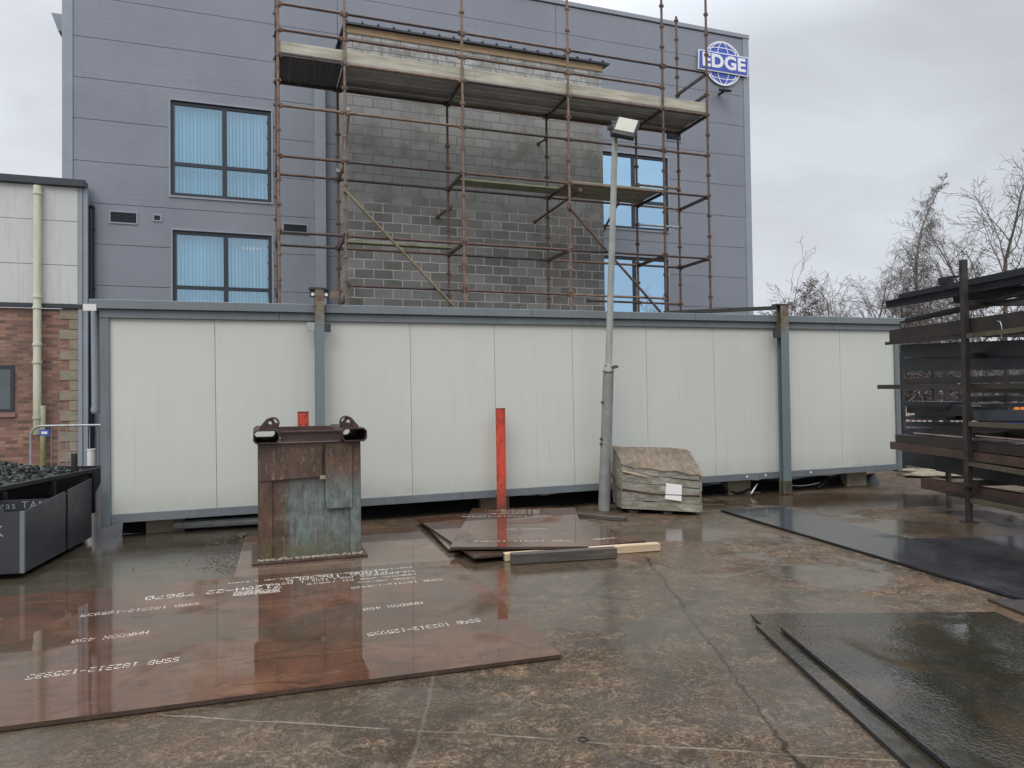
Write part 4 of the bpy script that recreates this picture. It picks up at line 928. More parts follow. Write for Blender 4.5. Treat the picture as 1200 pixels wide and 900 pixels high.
# ================================================================== WRAPPED TIMBER PACK
A_ = Vector((1.545, 10.30, .06)); B_ = Vector((2.56, 9.98, .05)); Cc = Vector((2.56, 10.66, .06)); D_ = Vector((1.50, 10.82, .08))
cr = empty('timber_pack', 'weathered grey boarded timber pack with sagging brown cover beside the pole', 'crate', (A_.x, A_.y, 0))
def rel(v): return Vector(v) - Vector((A_.x, A_.y, 0))
a, b, c_, d = [rel(v) for v in (A_, B_, Cc, D_)]
tz = {'a': .72, 'b': .60, 'c': .88, 'd': .92}
rows_ = [0.0, .30, .62, 1.0]
topz = [.70, .585, .83, .90]; base4 = [a, b, c_, d]
random.seed(5)
def face(i, j, nrow, out, mat='bale'):
    for r in range(nrow):
        t0, t1 = r/nrow+.006, (r+1)/nrow-.006; mb = MB(); seg = 6; L_ = (base4[j]-base4[i])
        jog = random.uniform(-.006, .008)
        nrm = Vector((L_.y, -L_.x, 0)).normalized()*(.022+jog)
        pv = []
        for k in range(seg+1):
            u = k/seg; p0 = base4[i].lerp(base4[j], u); h = topz[i]*(1-u)+topz[j]*u
            za = p0.z+(h-p0.z)*t0 + random.uniform(-.004,.004); zb_ = p0.z+(h-p0.z)*t1+random.uniform(-.006,.004)
            pv.append((Vector((p0.x, p0.y, za)), Vector((p0.x, p0.y, zb_))))
        for k in range(seg):
            l0, u0_ = pv[k]; l1, u1_ = pv[k+1]; w = nrm*(1+.06*math.sin(k*2.1+r))
            mb.hexa([l0, l1, l1+w, l0+w, u0_, u1_, u1_+w, u0_+w])
        mb.build('side_board', M['bale'], cr)
face(0, 1, 5, 1); face(3, 0, 4, 1); face(1, 2, 4, 1); face(2, 3, 3, 1)
mb = MB(); sh_ = .03
mb.hexa([a.lerp(c_, .02), b.lerp(d, .02), c_.lerp(a, .02), d.lerp(b, .02)] + [Vector((q.x, q.y, h-.02)) for q, h in zip((a.lerp(c_, .02), b.lerp(d, .02), c_.lerp(a, .02), d.lerp(b, .02)), topz)])
mb.build('timber_core', M['old_wood'], cr)
# sagging cover
mb = MB(); NU, NV = 16, 10; grid = []
for v in range(NV+1):
    row = []
    for u in range(NU+1):
        uu, vv = u/NU*1.06-.02, v/NV*1.07-.07
        p0 = a.lerp(b, uu).lerp(d.lerp(c_, uu), vv); h = (topz[0]*(1-uu)+topz[1]*uu)*(1-vv)+(topz[3]*(1-uu)+topz[2]*uu)*vv
        z = h+.012+.02*math.sin(uu*5+1)*math.sin(vv*4)+random.uniform(-.004, .004)
        if vv < 0: z -= .02+.02*math.sin(uu*9)**2
        if uu > 1.0: z -= .03
        row.append((p0.x, p0.y, z))
    grid.append(row)
for v in range(NV):
    for u in range(NU):
        q_ = [grid[v][u], grid[v][u+1], grid[v+1][u+1], grid[v+1][u]]
        mb.hexa([(x, y, z) for x, y, z in q_] + [(x, y, z+.014) for x, y, z in q_])
mb.build('cover', M['bale_top'], cr)
def bandpt(i, j, u, t, off): 
    p0 = base4[i].lerp(base4[j], u); h = topz[i]*(1-u)+topz[j]*u; L_ = base4[j]-base4[i]; n_ = Vector((L_.y, -L_.x, 0)).normalized()*off
    return Vector((p0.x, p0.y, p0.z+(h-p0.z)*t))+n_
mb = MB()
for i, j, ts in ((3, 0, (.52, .45)), (0, 1, (.45, .44))):
    prev = None
    for k in range(9):
        u = k/8; tt = ts[0]*(1-u)+ts[1]*u-.05*math.sin(math.pi*u); p = bandpt(i, j, u, tt, .042)
        if prev is not None: mb.tube(prev, p, .012, n=6)
        prev = p
mb.build('band', M['strap'], cr)
pa = [bandpt(0, 1, u, t, .048) for u, t in ((.56, .29), (.77, .26), (.78, .66), (.58, .67))]; n_ = (pa[1]-pa[0]).cross(pa[3]-pa[0]).normalized()*.003
mb = MB(); mb.hexa([pa[0], pa[1], pa[1]+n_, pa[0]+n_, pa[3], pa[2], pa[2]+n_, pa[3]+n_]); mb.build('paper_label', M['paper'], cr)
mb = MB(); mb.hexa([bandpt(0,1,.02,.82,.046), bandpt(0,1,.36,.76,.046), bandpt(0,1,.36,.76,.05), bandpt(0,1,.02,.82,.05), bandpt(0,1,.02,.87,.046), bandpt(0,1,.36,.79,.046), bandpt(0,1,.36,.79,.05), bandpt(0,1,.02,.87,.05)]); mb.build('split_lath', M['fresh_wood'], cr)
for u in (.15, .6):
    p0 = a.lerp(b, u); MB().box(p0.x-.06, p0.x+.06, p0.y+.03, p0.y+.5, .0, .045).build('bearer', M['old_wood'], cr)

# ================================================================== DARK TROUGH (left) and BLACK SKIP
tr = empty('sheet_trough', 'dark grey sheet steel trough with chalk writing at the left edge', 'trough', (-4.62, 6.86, 0), math.radians(12.5))
TL = 1.84; TZ0 = .055; th = .008
def tz_(y): return .63 + (y/TL)*.12
def slab(x0, x1, y0, y1, name, mat, par, extra=0.0):
    mb = MB(); mb.hexa([(x0,y0,TZ0), (x1,y0,TZ0), (x1,y1,TZ0), (x0,y1,TZ0), (x0,y0,tz_(y0)+extra), (x1,y0,tz_(y0)+extra), (x1,y1,tz_(y1)+extra), (x0,y1,tz_(y1)+extra)]); return mb.build(name, mat, par)
slab(-th, 0, 0, 1.02, 'side_panel', M['trough'], tr); slab(-th, 0, 1.10, TL, 'side_panel', M['trough'], tr)
slab(-.03, -.012, .99, 1.13, 'joint_strip', M['black_skip'], tr, -.04)
slab(-1.6, -th-.001, 0, th, 'end_panel', M['trough'], tr); slab(-1.6, -th-.001, TL-th, TL, 'end_panel', M['trough'], tr, -.22)
slab(-1.6, -1.6+th, th+.001, TL-th-.001, 'side_panel', M['trough'], tr)
slab(-1.6, -th-.001, .62, .62+th, 'divider_panel', M['trough'], tr)
MB().box(-1.59, -.01, .01, TL-.01, TZ0, TZ0+.008).build('floor_panel', M['trough'], tr)
mb = MB(); mb.box(-.03, .006, -.006, .02, TZ0-.0, tz_(0)+.004); mb.build('corner_angle', M['cabinpost'], tr)
for y in (.25, 1.5): MB().box(-1.5, -.12, y, y+.1, .0, .053).build('bearer', M['old_wood'], tr)
text_mesh('chalk_writing', 'gas TAN', .105, M['chalk'], tr, Matrix.Translation((-.245, .616, .612)) @ Matrix.Rotation(math.radians(90), 4, 'X'), -.001, .0008, 1.2)
text_mesh('chalk_writing', 'K', .15, M['chalk'], tr, Matrix.Translation((-.21, -.0025, .45)) @ Matrix.Rotation(math.radians(90), 4, 'X'), -.001, .0008)
bs = empty('black_skip', 'black steel skip heaped with scrap behind the trough', 'skip', (-5.42, 9.72, 0), math.radians(4))
def sk(n, pts, h, name):
    mb = MB(); mb.prism(pts, h, 'z', n); return mb.build(name, M['black_skip'], bs)
SW, SL, SZ = 2.6, 3.0, .755
mb = MB()
mb.hexa([(-.35,-SL,.12), (-.33,-SL,.12), (-.33,0,.12), (-.35,0,.12), (-.02,-SL,SZ), (0,-SL,SZ), (0,0,SZ), (-.02,0,SZ)])
mb.hexa([(-SW+.33,-SL,.12), (-SW+.35,-SL,.12), (-SW+.35,0,.12), (-SW+.33,0,.12), (-SW,-SL,SZ), (-SW+.02,-SL,SZ), (-SW+.02,0,SZ), (-SW,0,SZ)])
mb.hexa([(-SW+.35,-.02,.12), (-.35,-.02,.12), (-.35,0,.12), (-SW+.35,0,.12), (-SW+.02,-.02,SZ), (-.02,-.02,SZ), (-.02,0,SZ), (-SW+.02,0,SZ)])
mb.hexa([(-SW+.35,-SL,.12), (-.35,-SL,.12), (-.35,-SL+.02,.12), (-SW+.35,-SL+.02,.12), (-SW+.02,-SL,SZ), (-.02,-SL,SZ), (-.02,-SL+.02,SZ), (-SW+.02,-SL+.02,SZ)])
mb.box(-SW+.35, -.35, -SL+.021, -.021, .12, .14)
mb.build('body', M['black_skip'], bs)
mb = MB(); mb.box(-.03, .03, -SL, .02, SZ, SZ+.05, .005); mb.box(-SW-.03, -SW+.03, -SL, .02, SZ, SZ+.05, .005); mb.box(-SW+.031, -.031, -.03, .03, SZ+.001, SZ+.051); mb.box(-SW+.031, -.031, -SL-.0, -SL+.05, SZ+.001, SZ+.051)
mb.build('rim', M['black_skip'], bs)
for y in (-.5, -1.4, -2.3): MB().box(.0, .06, y, y+.05, .25, SZ-.01).build('side_rib', M['black_skip'], bs)
mb = MB(); [MB().box(q0, q0+.1, q1, q1+.2, .0, .119).build('foot', M['black_skip'], bs) for q0 in (-.5, -2.2) for q1 in (-2.6, -.5)]
for y, x in ((-.75, -.06), (-2.25, -.1)): MB().box(x-.025, x+.025, y, y+.05, SZ+.052, SZ+.27).build('rim_post', M['steel_brown'], bs)
# scrap heap
random.seed(21); mb = MB()
def heap(x, y): 
    u = (x+SW/2)/(SW/2); v = (y+SL/2)/(SL/2); return SZ-.05+.26*max(0, 1-u*u*.9)*max(0, 1-abs(v)**3)+.03*math.sin(7*x)*math.cos(5*y)
for i in range(26):
    for j in range(30):
        x0 = -SW+.05+(SW-.1)*i/26; x1 = -SW+.05+(SW-.1)*(i+1)/26; y0 = -SL+.06+(SL-.12)*j/30; y1 = -SL+.06+(SL-.12)*(j+1)/30
        mb.quad((x0,y0,heap(x0,y0)), (x1,y0,heap(x1,y0)), (x1,y1,heap(x1,y1)), (x0,y1,heap(x0,y1)))
for i in range(15000):
    x = random.uniform(-SW+.06, -.05); y = random.uniform(-SL+.08, -.06); z = heap(x, y)+random.uniform(-.01, .03); r = random.uniform(.006, .024)
    d1 = Vector((random.gauss(0,1), random.gauss(0,1), random.gauss(0,.6))).normalized()*r; d2 = d1.cross(Vector((random.gauss(0,1), random.gauss(0,1), random.gauss(0,1)))).normalized()*r*random.uniform(.2, .8)
    p = Vector((x, y, z)); mb.quad(p-d1-d2, p+d1-d2, p+d1+d2, p-d1+d2)
sh = mb.build('scrap_heap', M['swarf'], None, fix=False); place(sh, (-5.42, 9.72, 0), math.radians(4)); tag(sh, 'heap of dark green-grey steel swarf filling the black skip', 'scrap', None, 'stuff')
def lump(name, loc, r, mat, label, seed, sq=(1,1,1)):
    random.seed(seed); mb = MB(); n1, n2 = 6, 9; ring = []
    for i in range(n1+1):
        th_ = math.pi*i/n1; rr = []
        for j in range(n2):
            ph = 2*math.pi*j/n2; q = r*random.uniform(.75, 1.15); rr.append((q*math.sin(th_)*math.cos(ph)*sq[0], q*math.sin(th_)*math.sin(ph)*sq[1], (q*math.cos(th_)+r*.6)*sq[2]))
        ring.append(rr)
    for i in range(n1):
        for j in range(n2): k = (j+1) % n2; mb.quad(ring[i][j], ring[i][k], ring[i+1][k], ring[i+1][j])
    return tag(place(mb.build(name, mat, None, fix=False), loc), label, 'rubble')
hw = lambda x, y: Matrix.Translation((-5.42, 9.72, 0)) @ Matrix.Rotation(math.radians(4), 4, 'Z') @ Vector((x, y, heap(x, y)-.0))
lump('concrete_lump', hw(-.42, -1.75), .075, M['stone'], 'pale concrete lump on the scrap heap next to the barrier', 1)
lump('wood_offcut', hw(-1.25, -1.9), .12, M['stone'], 'tan board offcut on the scrap at the far left edge', 2, (1.2,.4,.9))
# crowd barrier
c0 = AY(40, 553, 12.6); 
F_B = Frame(c0.x, 12.6, math.radians(8))
cb = empty('crowd_barrier', 'galvanised crowd control barrier with a small blue tag behind the black skip', 'barrier', (c0.x, 12.6, 0), F_B.a)
p0 = F_B.py(36, 553); zt1 = F_B.py(60, 499).z; zb1 = F_B.py(60, 554).z; R_ = .17; W_ = 2.3; x0 = F_B.py(36, 520).x
pts = [(x0+R_, 0, zb1)]
for k in range(7): t = math.radians(-90-15*k); pts.append((x0+R_+R_*math.cos(t), 0, zb1+R_+R_*math.sin(t)))
for k in range(7): t = math.radians(180-15*k); pts.append((x0+R_+R_*math.cos(t), 0, zt1-R_+R_*math.sin(t)))
pts += [(x0+W_, 0, zt1), (x0+W_, 0, zb1), (x0+R_, 0, zb1)]
mb = MB(); mb.path(pts, .019, 10); mb.build('frame', M['galv'], cb, True)
mb = MB(); x = x0+.33
while x < x0+W_-.05: mb.tube((x, 0, zb1), (x, 0, zt1), .006, n=6); x += .125
mb.build('bars', M['galv'], cb)
mb = MB()
for xx_ in (x0+.35, x0+W_-.3): mb = MB(); mb.tube((xx_, 0, zb1), (xx_, 0, .02), .016, n=8); mb.tube((xx_, -.25, .02), (xx_, .25, .02), .016, n=8); mb.build('foot', M['galv'], cb, True)
q = F_B.py(52, 507, -.03); MB().box(q.x-.075, q.x+.075, -.035, -.025, q.z-.055, q.z+.055).build('tag_plate', M['blue_sign'], cb)
MB().box(q.x-.045, q.x+.05, -.040, -.036, q.z-.025, q.z+.02).build('tag_print', M['white'], cb)
wp = AY(107, 532, 11.0); mb = MB(); mb.tube((0,0,0), (0,0,wp.z+.06), .055, n=14); mb.tube((0,0,wp.z+.06), (0,0,wp.z+.075), .062, n=14)
tag(place(mb.build('vent_pipe', M['white'], None, True), (wp.x, wp.y, 0)), 'short white capped plastic pipe standing left of the cabin corner', 'pipe')

# ================================================================== RACK WITH STEEL STOCK (right)
RA = math.radians(4); rp = G(1136, 612)
FR = Frame(rp.x, rp.y, RA)
rk = empty('steel_rack', 'tall dark steel storage rack loaded with long stock at the right edge', 'rack', fr=FR)
ph = 3.34
def rpost(x, y, h=ph, w=.064):
    mb = MB(); mb.box(x-w/2, x+w/2, y-w/2, y+w/2, .012, .46, .004); mb.box(x-w/2-.004, x+w/2+.004, y-w/2-.004, y+w/2+.004, .5, h, .004); mb.box(x-.08, x+.08, y-.08, y+.08, .0, .012); mb.box(x-.085, x+.085, y-.085, y+.085, .46, .5)
    return mb.build('upright', M['rack_steel'], rk)
ys = [0, -3.0, ]
for y in ys:
    for x in (0, 1.55): rpost(x, y)
rpost(1.55, 2.6, 2.2)
levels = [.53, .98, 1.14, 1.60, 2.15, 2.42, 2.82]
for y in (0, -3.0):
    for z in levels[:]:
        MB().box(.04, 1.51, y-.04, y+.04, z-.07, z, .004).build('rack_arm', M['rack_steel'], rk)
for z in (.28, 1.25, 2.36): MB().box(-.02, .02, -2.96, -.045, z-.03, z+.03).build('rack_rail', M['olive_steel'], rk)
# stock: far end given by pixel on the plane x = xl, near end by the slope seen at the right edge of the photo
def stock(name, label, prof, xl, far, near, h, mat, near_y=-4.6, w=None, endmat=None, cat='steel beam', stop=None):
    a = FR.px(far[0], far[1], xl); b = FR.px(near[0], near[1], xl)
    dz = (b.z-a.z)/(b.y-a.y)
    y1 = near_y if stop is None else FR.px(stop, near[1], xl).y
    L_ = a.y-y1
    w = w or h
    mb = MB()
    def bar(x0, x1, z0, z1):   # in the cross-section, z measured down from the top
        mb.hexa([(x0, 0, z0), (x1, 0, z0), (x1, L_, z0-0), (x0, L_, z0), (x0, 0, z1), (x1, 0, z1), (x1, L_, z1), (x0, L_, z1)])
    t = max(.008, h*.07)
    if prof == 'I': bar(0, w, -t, 0); bar(0, w, -h, -h+t); bar(w/2-t/2, w/2+t/2, -h+t, -t)
    elif prof == 'C': bar(0, w, -t, 0); bar(0, w, -h, -h+t); bar(.0, t, -h+t, -t)
    elif prof == 'L': bar(0, w, -t, 0); bar(0, t, -h, -t)
    elif prof == 'tube':
        bar(0, w, -t, 0); bar(0, w, -h, -h+t); bar(0, t, -h+t, -t); bar(w-t, w, -h+t, -t)
    else: bar(0, w, -h, 0)
    o = mb.build(name, mat, None)
    z1 = a.z+dz*(y1-a.y)
    wl_ = FR.fwd @ Vector((xl, y1, 0))
    # shear so that the beam follows its slope
    for v in o.data.vertices: v.co.z += (v.co.y/L_)*(a.z-z1)
    place(o, (wl_.x, wl_.y, z1), RA)
    return tag(o, label, cat, 'long steel stock stored on the rack')
SD, SB, SR = M['steel_dark'], M['steel_brown'], M['steel_rust']
stock('steel_beam', 'topmost dark beam on the rack, set slightly back from the ends', 'C', .30, (1053, 345), (1200, 313), .10, SD)
stock('steel_beam', 'second dark beam from the top with its end jutting out furthest left', 'I', .09, (1034, 353.5), (1200, 321), .105, SD, w=.12)
stock('steel_beam', 'dark beam tucked under the top pair behind the upright', 'I', .42, (1112, 345), (1200, 334), .13, SD)
stock('steel_offcut', 'short dark channel offcut perched on the top beams', 'C', .35, (1099, 326), (1115, 323), .10, SD, stop=1117, w=.2, cat='offcut')
stock('flat_bar', 'upper sagging dark flat bar beneath the top beams', 'flat', .20, (1060, 374), (1200, 341), .022, SD, w=.12, cat='flat bar')
stock('flat_bar', 'lower sagging dark flat bar with curled end beneath the top beams', 'flat', .36, (1054, 377), (1200, 347), .03, SD, w=.10, cat='flat bar')
stock('steel_beam', 'deep brown channel with a pale reflection on its upper face', 'C', .05, (1042, 387), (1200, 364), .19, SB, w=.2)
stock('steel_beam', 'thin dark angle below the deep brown channel, flange end visible', 'L', .04, (1037, 401), (1200, 386), .045, SB, w=.10)
stock('steel_beam', 'upper deep blue-black beam in the middle of the rack', 'flat', .22, (1055, 404), (1200, 398), .19, SD, w=.2)
stock('steel_beam', 'lower deep blue-black beam in the middle of the rack', 'flat', .26, (1055, 420), (1198, 413), .20, SD, w=.2)
stock('box_section', 'long dark box section reaching furthest left in front of the cabin wall', 'flat', .07, (1028, 451), (1200, 449), .065, M['rack_steel'], w=.07, cat='box section')
stock('box_section', 'dark box section resting just above the longest one', 'tube', .20, (1058, 444), (1200, 439), .085, M['rack_steel'], w=.09, cat='box section')
stock('box_section', 'olive box section just below the longest one', 'flat', .5, (1128, 455), (1200, 455), .06, M['olive_steel'], w=.08, cat='box section')
stock('steel_beam', 'upper dark beam with square end in the stack of short beams', 'flat', .40, (1056, 470), (1110, 471), .07, SD, stop=1112, w=.3)
stock('steel_beam', 'lower dark beam of the stack of short beams', 'I', .35, (1061, 477), (1110, 478), .16, SD, stop=1108, w=.3)
stock('steel_beam', 'dark beam just right of the upright above the blue bar', 'flat', .42, (1106, 475), (1200, 478), .14, SD, stop=1142, w=.3)
stock('steel_beam', 'green-grey box beam right of the upright above the blue bar', 'flat', .12, (1141, 481), (1200, 480), .13, M['dark_roof'], w=.2)
stock('steel_beam', 'thin dark beam lying on the green-grey box beam', 'flat', .18, (1150, 473), (1200, 472), .05, SD, w=.16)
stock('flat_bar', 'blue painted flat bar right of the upright', 'flat', .02, (1131, 495), (1200, 495.5), .05, M['blue_paint'], w=.06, cat='flat bar')
stock('steel_beam', 'short brown section behind the upright below the short beam stack', 'C', .5, (1091, 498), (1200, 503), .12, SB, w=.2)
stock('flat_bar', 'bright bare flat bar lying on the large brown channel', 'flat', .12, (1070, 507), (1200, 518), .012, M['pinkish'], w=.05, cat='flat bar')
stock('flat_bar', 'second bright bare flat bar beginning right of the upright', 'flat', .02, (1143, 510), (1200, 515), .012, M['pinkish'], w=.04, cat='flat bar')
stock('steel_beam', 'large brown channel low on the rack with a square dark end', 'C', .06, (1049, 509), (1200, 523), .12, SB, w=.18)
stock('steel_beam', 'rusty channel with a red-brown open end under the large brown channel', 'C', .04, (1043, 517.5), (1200, 537), .11, SR, w=.14)
stock('steel_plate_stack', 'dark stack of plates low behind the upright', 'flat', .45, (1057, 528), (1200, 545), .22, SD, stop=1096, w=.5, cat='plate stack')
stock('steel_plate_stack', 'darkest plate stack at the right edge above the rusty floor tube', 'flat', .25, (1096, 530), (1200, 545), .26, SD, w=.6, cat='plate stack')
stock('rust_plank', 'orange-brown rusty plank just right of the upright, low on the rack', 'flat', -.02, (1133, 541), (1200, 552), .05, M['olive_steel'], w=.09, cat='plank')
stock('floor_tube', 'thick rusty tube lying on the ground under the rack', 'flat', .12, (1079, 561), (1200, 580), .14, SR, w=.16, cat='tube')
stock('floor_tube', 'dark square bar lying on the ground in front of the rusty tube', 'flat', .02, (1108, 575), (1200, 590), .06, SB, w=.08, cat='tube')
random.seed(31)
for bi, (px, y0_, n_, lb, mt) in enumerate(((1064, 487, 7, 'dark bar in the tight bundle behind the short beams, left of the upright', SD), (1150, 484, 6, 'dark bar in the loose bundle right of the upright above the bright flat bars', SB), (1075, 534, 7, 'dark bar in the bundle low down behind the rusty channel', SD))):
    for k in range(n_):
        stock('steel_bar', lb, random.choice(['flat', 'tube', 'C', 'L']), .55+.13*(k % 4)+random.uniform(0, .04), (px+random.uniform(-5, 8), y0_+7*(k//4)+random.uniform(-1, 1)), (1200, y0_+7*(k//4)+random.uniform(-1, 3)+(9 if bi == 2 else 0)), random.uniform(.05, .08), mt if k % 3 else SR, w=.09, cat='bar')
# hanging wire on the rack
a = FR.px(1173, 376, .0); 
wtube('hanging_wire', M['galv'], [FR.fwd @ Vector((-.01, a.y+dy, a.z-dz)) for dy, dz in ((.04,0), (0,.01), (-.02,.06), (-.03,.13), (-.01,.20))], .006, 'pale bent wire hanging over the brown channel on the rack', 'wire')
# white sack pieces on the floor behind
for i, (px, py, r, lb) in enumerate(((1073, 552, .20, 'white tarpaulin bundle on the floor left under the rack'), (1092, 556, .22, 'white tarpaulin bundle in the middle under the rack'), (1120, 556, .25, 'white tarpaulin bundle near the foot of the rack upright'))):
    g_ = G(px, py+3); lump('tarpaulin_bundle', (g_.x, g_.y, 0), r, M['quoin'], lb, 40+i, (2.4,1,.35))['category'] = 'tarpaulin'
# second rack farther back
FR2 = Frame(9.3, 15.6, math.radians(2))
r2 = empty('rear_rack', 'second storage rack seen through the gaps of the front rack', 'rack', fr=FR2)
for x in (-.9, -.2, 1.4): MB().box(x-.035, x+.035, 0, .07, 0, 2.5).build('upright', M['rack_steel'], r2)
for z in (.5, 1.15, 1.75, 2.3): MB().box(-1.0, 1.6, .075, .14, z-.05, z).build('rack_arm', M['rack_steel'], r2)
mb = MB(); mb.box(-1.1, 3.4, .15, .75, .52, .88); stx = mb.build('stock_pile', SD, r2)
mb = MB(); mb.box(-.4, 3.4, .15, .75, 1.2, 1.4); mb.build('stock_pile', SB, r2)
for i in range(2):
    p = AY(1191+7*i, 476, 11.5); mb = MB(); mb.tube((0,0,-.02), (0,0,.12), .05, .02, 12); mb.tube((0,0,-.03), (0,0,-.02), .06, n=12)
    tag(place(mb.build('orange_cap', M['orange'], None, True), (p.x, p.y, p.z-.08)), ['left orange cone-shaped cap on the rack stock at the right edge', 'right orange cone-shaped cap on the rack stock at the right edge'][i], 'cap')
# far fence behind the racks
FF = Frame(12, 21, math.radians(6))
fn = empty('paling_fence', 'pale distant paling fence seen low between the rack shelves', 'fence', fr=FF)
mb = MB(); x = -1.5
while x < 22: mb.box(x, x+.11, 0, .02, .1, 1.25); x += .17
mb.build('paling', M['fence_far'], fn)
MB().box(-1.5, 22, .021, .07, .3, .38).build('rail', M['fence_far'], fn)
MB().box(-1.5, 22, .021, .07, 1.0, 1.08).build('rail', M['fence_far'], fn)

# ================================================================== TREES
def grow(tb, leaves, p, d, L, r, depth, maxd, st):
    segs = st['segs'][depth]; pts = [Vector(p)]; d = Vector(d).normalized(); rs = [r]
    for i in range(segs):
        w = st['wander'][depth]
        d = (d + Vector((random.gauss(0, w), random.gauss(0, w), random.gauss(0, w*.7))) + Vector((0, 0, st['grav'][depth]))).normalized()
        if depth == 0 and st.get('bend') and i > segs*.45: d = (d + Vector((st['bend'], 0, 0))).normalized()
        pts.append(pts[-1]+d*(L/segs)); rs.append(max(st['rmin'], r*(1-(i+1)/segs*(.85 if depth == 0 else .7))))
    for i in range(segs): tb.tube(pts[i], pts[i+1], rs[i], rs[i+1], 5 if depth == 0 else 3, cap=False)
    if depth < maxd:
        n = st['kids'][depth]
        for k in range(n):
            u = st['start'][depth] + (1-st['start'][depth])*(k+random.random())/n; f = u*segs; i = min(segs-1, int(f)); q = pts[i].lerp(pts[i+1], f-i)
            ax = (pts[i+1]-pts[i]).normalized(); a = ax.orthogonal().normalized(); b = ax.cross(a); t = random.uniform(0, 2*math.pi)
            sp = math.radians(st['angle'][depth]+random.uniform(-12, 12)); nd = ax*math.cos(sp)+(a*math.cos(t)+b*math.sin(t))*math.sin(sp)
            grow(tb, leaves, q, nd, L*st['len'][depth]*((1.15-u*(1.06 if st.get('bend') else .75)) if depth == 0 else random.uniform(.7, 1.1)), max(st['rmin'], rs[i]*st['rk']), depth+1, maxd, st)
    if depth >= maxd-1 and st['leaf'] > 0:
        for q in pts[1:]:
            if random.random() < st['leaf']:
                for _ in range(st['clump']):
                    c_ = q+Vector((random.gauss(0,.05), random.gauss(0,.05), random.gauss(0,.05))); a = Vector((random.gauss(0,1), random.gauss(0,1), random.gauss(0,1))).normalized()*random.uniform(.025, .05); b = a.orthogonal().normalized()*random.uniform(.02, .035)
                    leaves.quad(c_-a, c_+b, c_+a, c_-b)
BUSHY = dict(segs=[7,5,4,3], wander=[.10,.16,.22,.3], grav=[.03,.05,.0,-.02], kids=[15,8,7], start=[.15,.15,.1], angle=[46,46,45], len=[.5,.5,.5], rk=.5, rmin=.0045, leaf=.16, clump=4)
BARE = dict(BUSHY, leaf=0, angle=[38,40,40], kids=[14,8,5])
BIRCH = dict(bend=.085, segs=[14,7,5,4], wander=[.02,.08,.14,.2], grav=[.0,.02,-.20,-.45], kids=[60,9,5], start=[.18,.15,.1], angle=[40,38,40], len=[.22,.42,.75], rk=.36, rmin=.0045, leaf=0, clump=0)
def tree(name, loc, H, st, label, seed, lean=(0,0,1), rz=0.0, bark='bark', leafmat='leaf', rr=.016, cat='tree', group=None, maxd=3):
    random.seed(seed); tb = MB(); lv = MB(); grow(tb, lv, (0,0,0), lean, H, H*rr, 0, maxd, st)
    # separate the trunk (first segments) from the crown twigs
    k = st['segs'][0]; nt = k*10; nf = k*5
    tr_ = MB(); tr_.v = tb.v[:nt]; tr_.f = tb.f[:nf]
    crn = MB(); crn.v = tb.v[nt:]; crn.f = [tuple(i-nt for i in f) for f in tb.f[nf:]]
    t = empty(name, label, cat, loc, rz, group)
    tr_.build('trunk', M[bark], t, fix=False); c = crn.build('crown', M[bark], t, fix=False)
    if lv.v: lv.build('foliage', M[leafmat], c, fix=False)
    return t
def copy_tree(t, loc, rz, s, label, group):
    r = t.copy(); col.objects.link(r); r.location = loc; r.rotation_euler = (0,0,rz); r.scale = (s,s,s); r['label'] = label; r['group'] = group
    for ch in list(t.children):
        c = ch.copy(); col.objects.link(c); c.parent = r
        for g_ in ch.children: d_ = g_.copy(); col.objects.link(d_); d_.parent = c
    return r
def at(px, Y): v = AY(px, 462, Y); return (v.x, v.y, 0)
GT = 'trees behind the cabin and rack'
tree('birch_tree', at(1087, 30), 11.0, BIRCH, 'tall bare birch with a drooping tip leaning right above the rack', 5, (.0,0,1), 0, 'birch', group=GT, rr=.011)
b1 = tree('bushy_tree', at(955, 27), 4.9, dict(BUSHY, leaf=.35), 'small tree with clumps of withered leaves right of the cabin column', 9, group=GT)
b2 = tree('bushy_tree', at(1050, 27), 5.6, BUSHY, 'brown-leaved tree at the left foot of the tall birch', 14, group=GT)
b3 = tree('bare_tree', at(1000, 30), 5.7, BARE, 'low bare tree between the leafy tree and the birch', 17, group=GT)
s1 = tree('sapling', at(893, 27), 6.0, dict(BARE, kids=[8,4,2], angle=[30,30,30], leaf=0, rmin=.006), 'slim bare sapling just right of the office building corner', 23, group=GT, rr=.009)
b4 = tree('bare_tree', at(1205, 26), 9.8, dict(BARE, kids=[13,8,5], len=[.42,.5,.5]), 'tall spreading bare tree at the right edge of the picture', 31, group=GT, rr=.013)
b5 = tree('bushy_tree', at(1150, 26), 6.6, BUSHY, 'brown-leaved tree standing behind the middle of the rack', 37, group=GT)
copy_tree(b1, at(915, 30), 2.0, .85, 'low leafy tree showing just left of the cabin column arm', GT)
copy_tree(b4, at(1165, 34), 2.1, 1.0, 'wide bare tree rising behind the rack upright', GT)
copy_tree(b5, at(1195, 31), 3.1, 1.1, 'leafy tree at the right edge below the tall bare tree', GT)
copy_tree(b1, at(1070, 31), .7, 1.0, 'brown-leaved tree tucked behind the birch trunk', GT)
copy_tree(b3, at(980, 31), 4.0, 1.0, 'low bare tree just right of the small leafy tree', GT)
for px_, Y_, rz_, s_, lb_ in ((938, 33, .3, .95, 'low bare tree right behind the steel column with the flat arm'), (1014, 28, 1.9, .98, 'low bare tree with spreading twigs left of the birch foot'), (1178, 36, .9, 2.0, 'far bare tree between the rack upright and the right edge')):
    copy_tree(b3, at(px_, Y_), rz_, s_, lb_, GT)
copy_tree(b3, at(1028, 33), 1.0, 1.15, 'bare tree behind the brown-leaved tree left of the birch', GT)
copy_tree(b5, at(1112, 33), 1.4, .98, 'leafy tree close to the right of the birch trunk', GT)
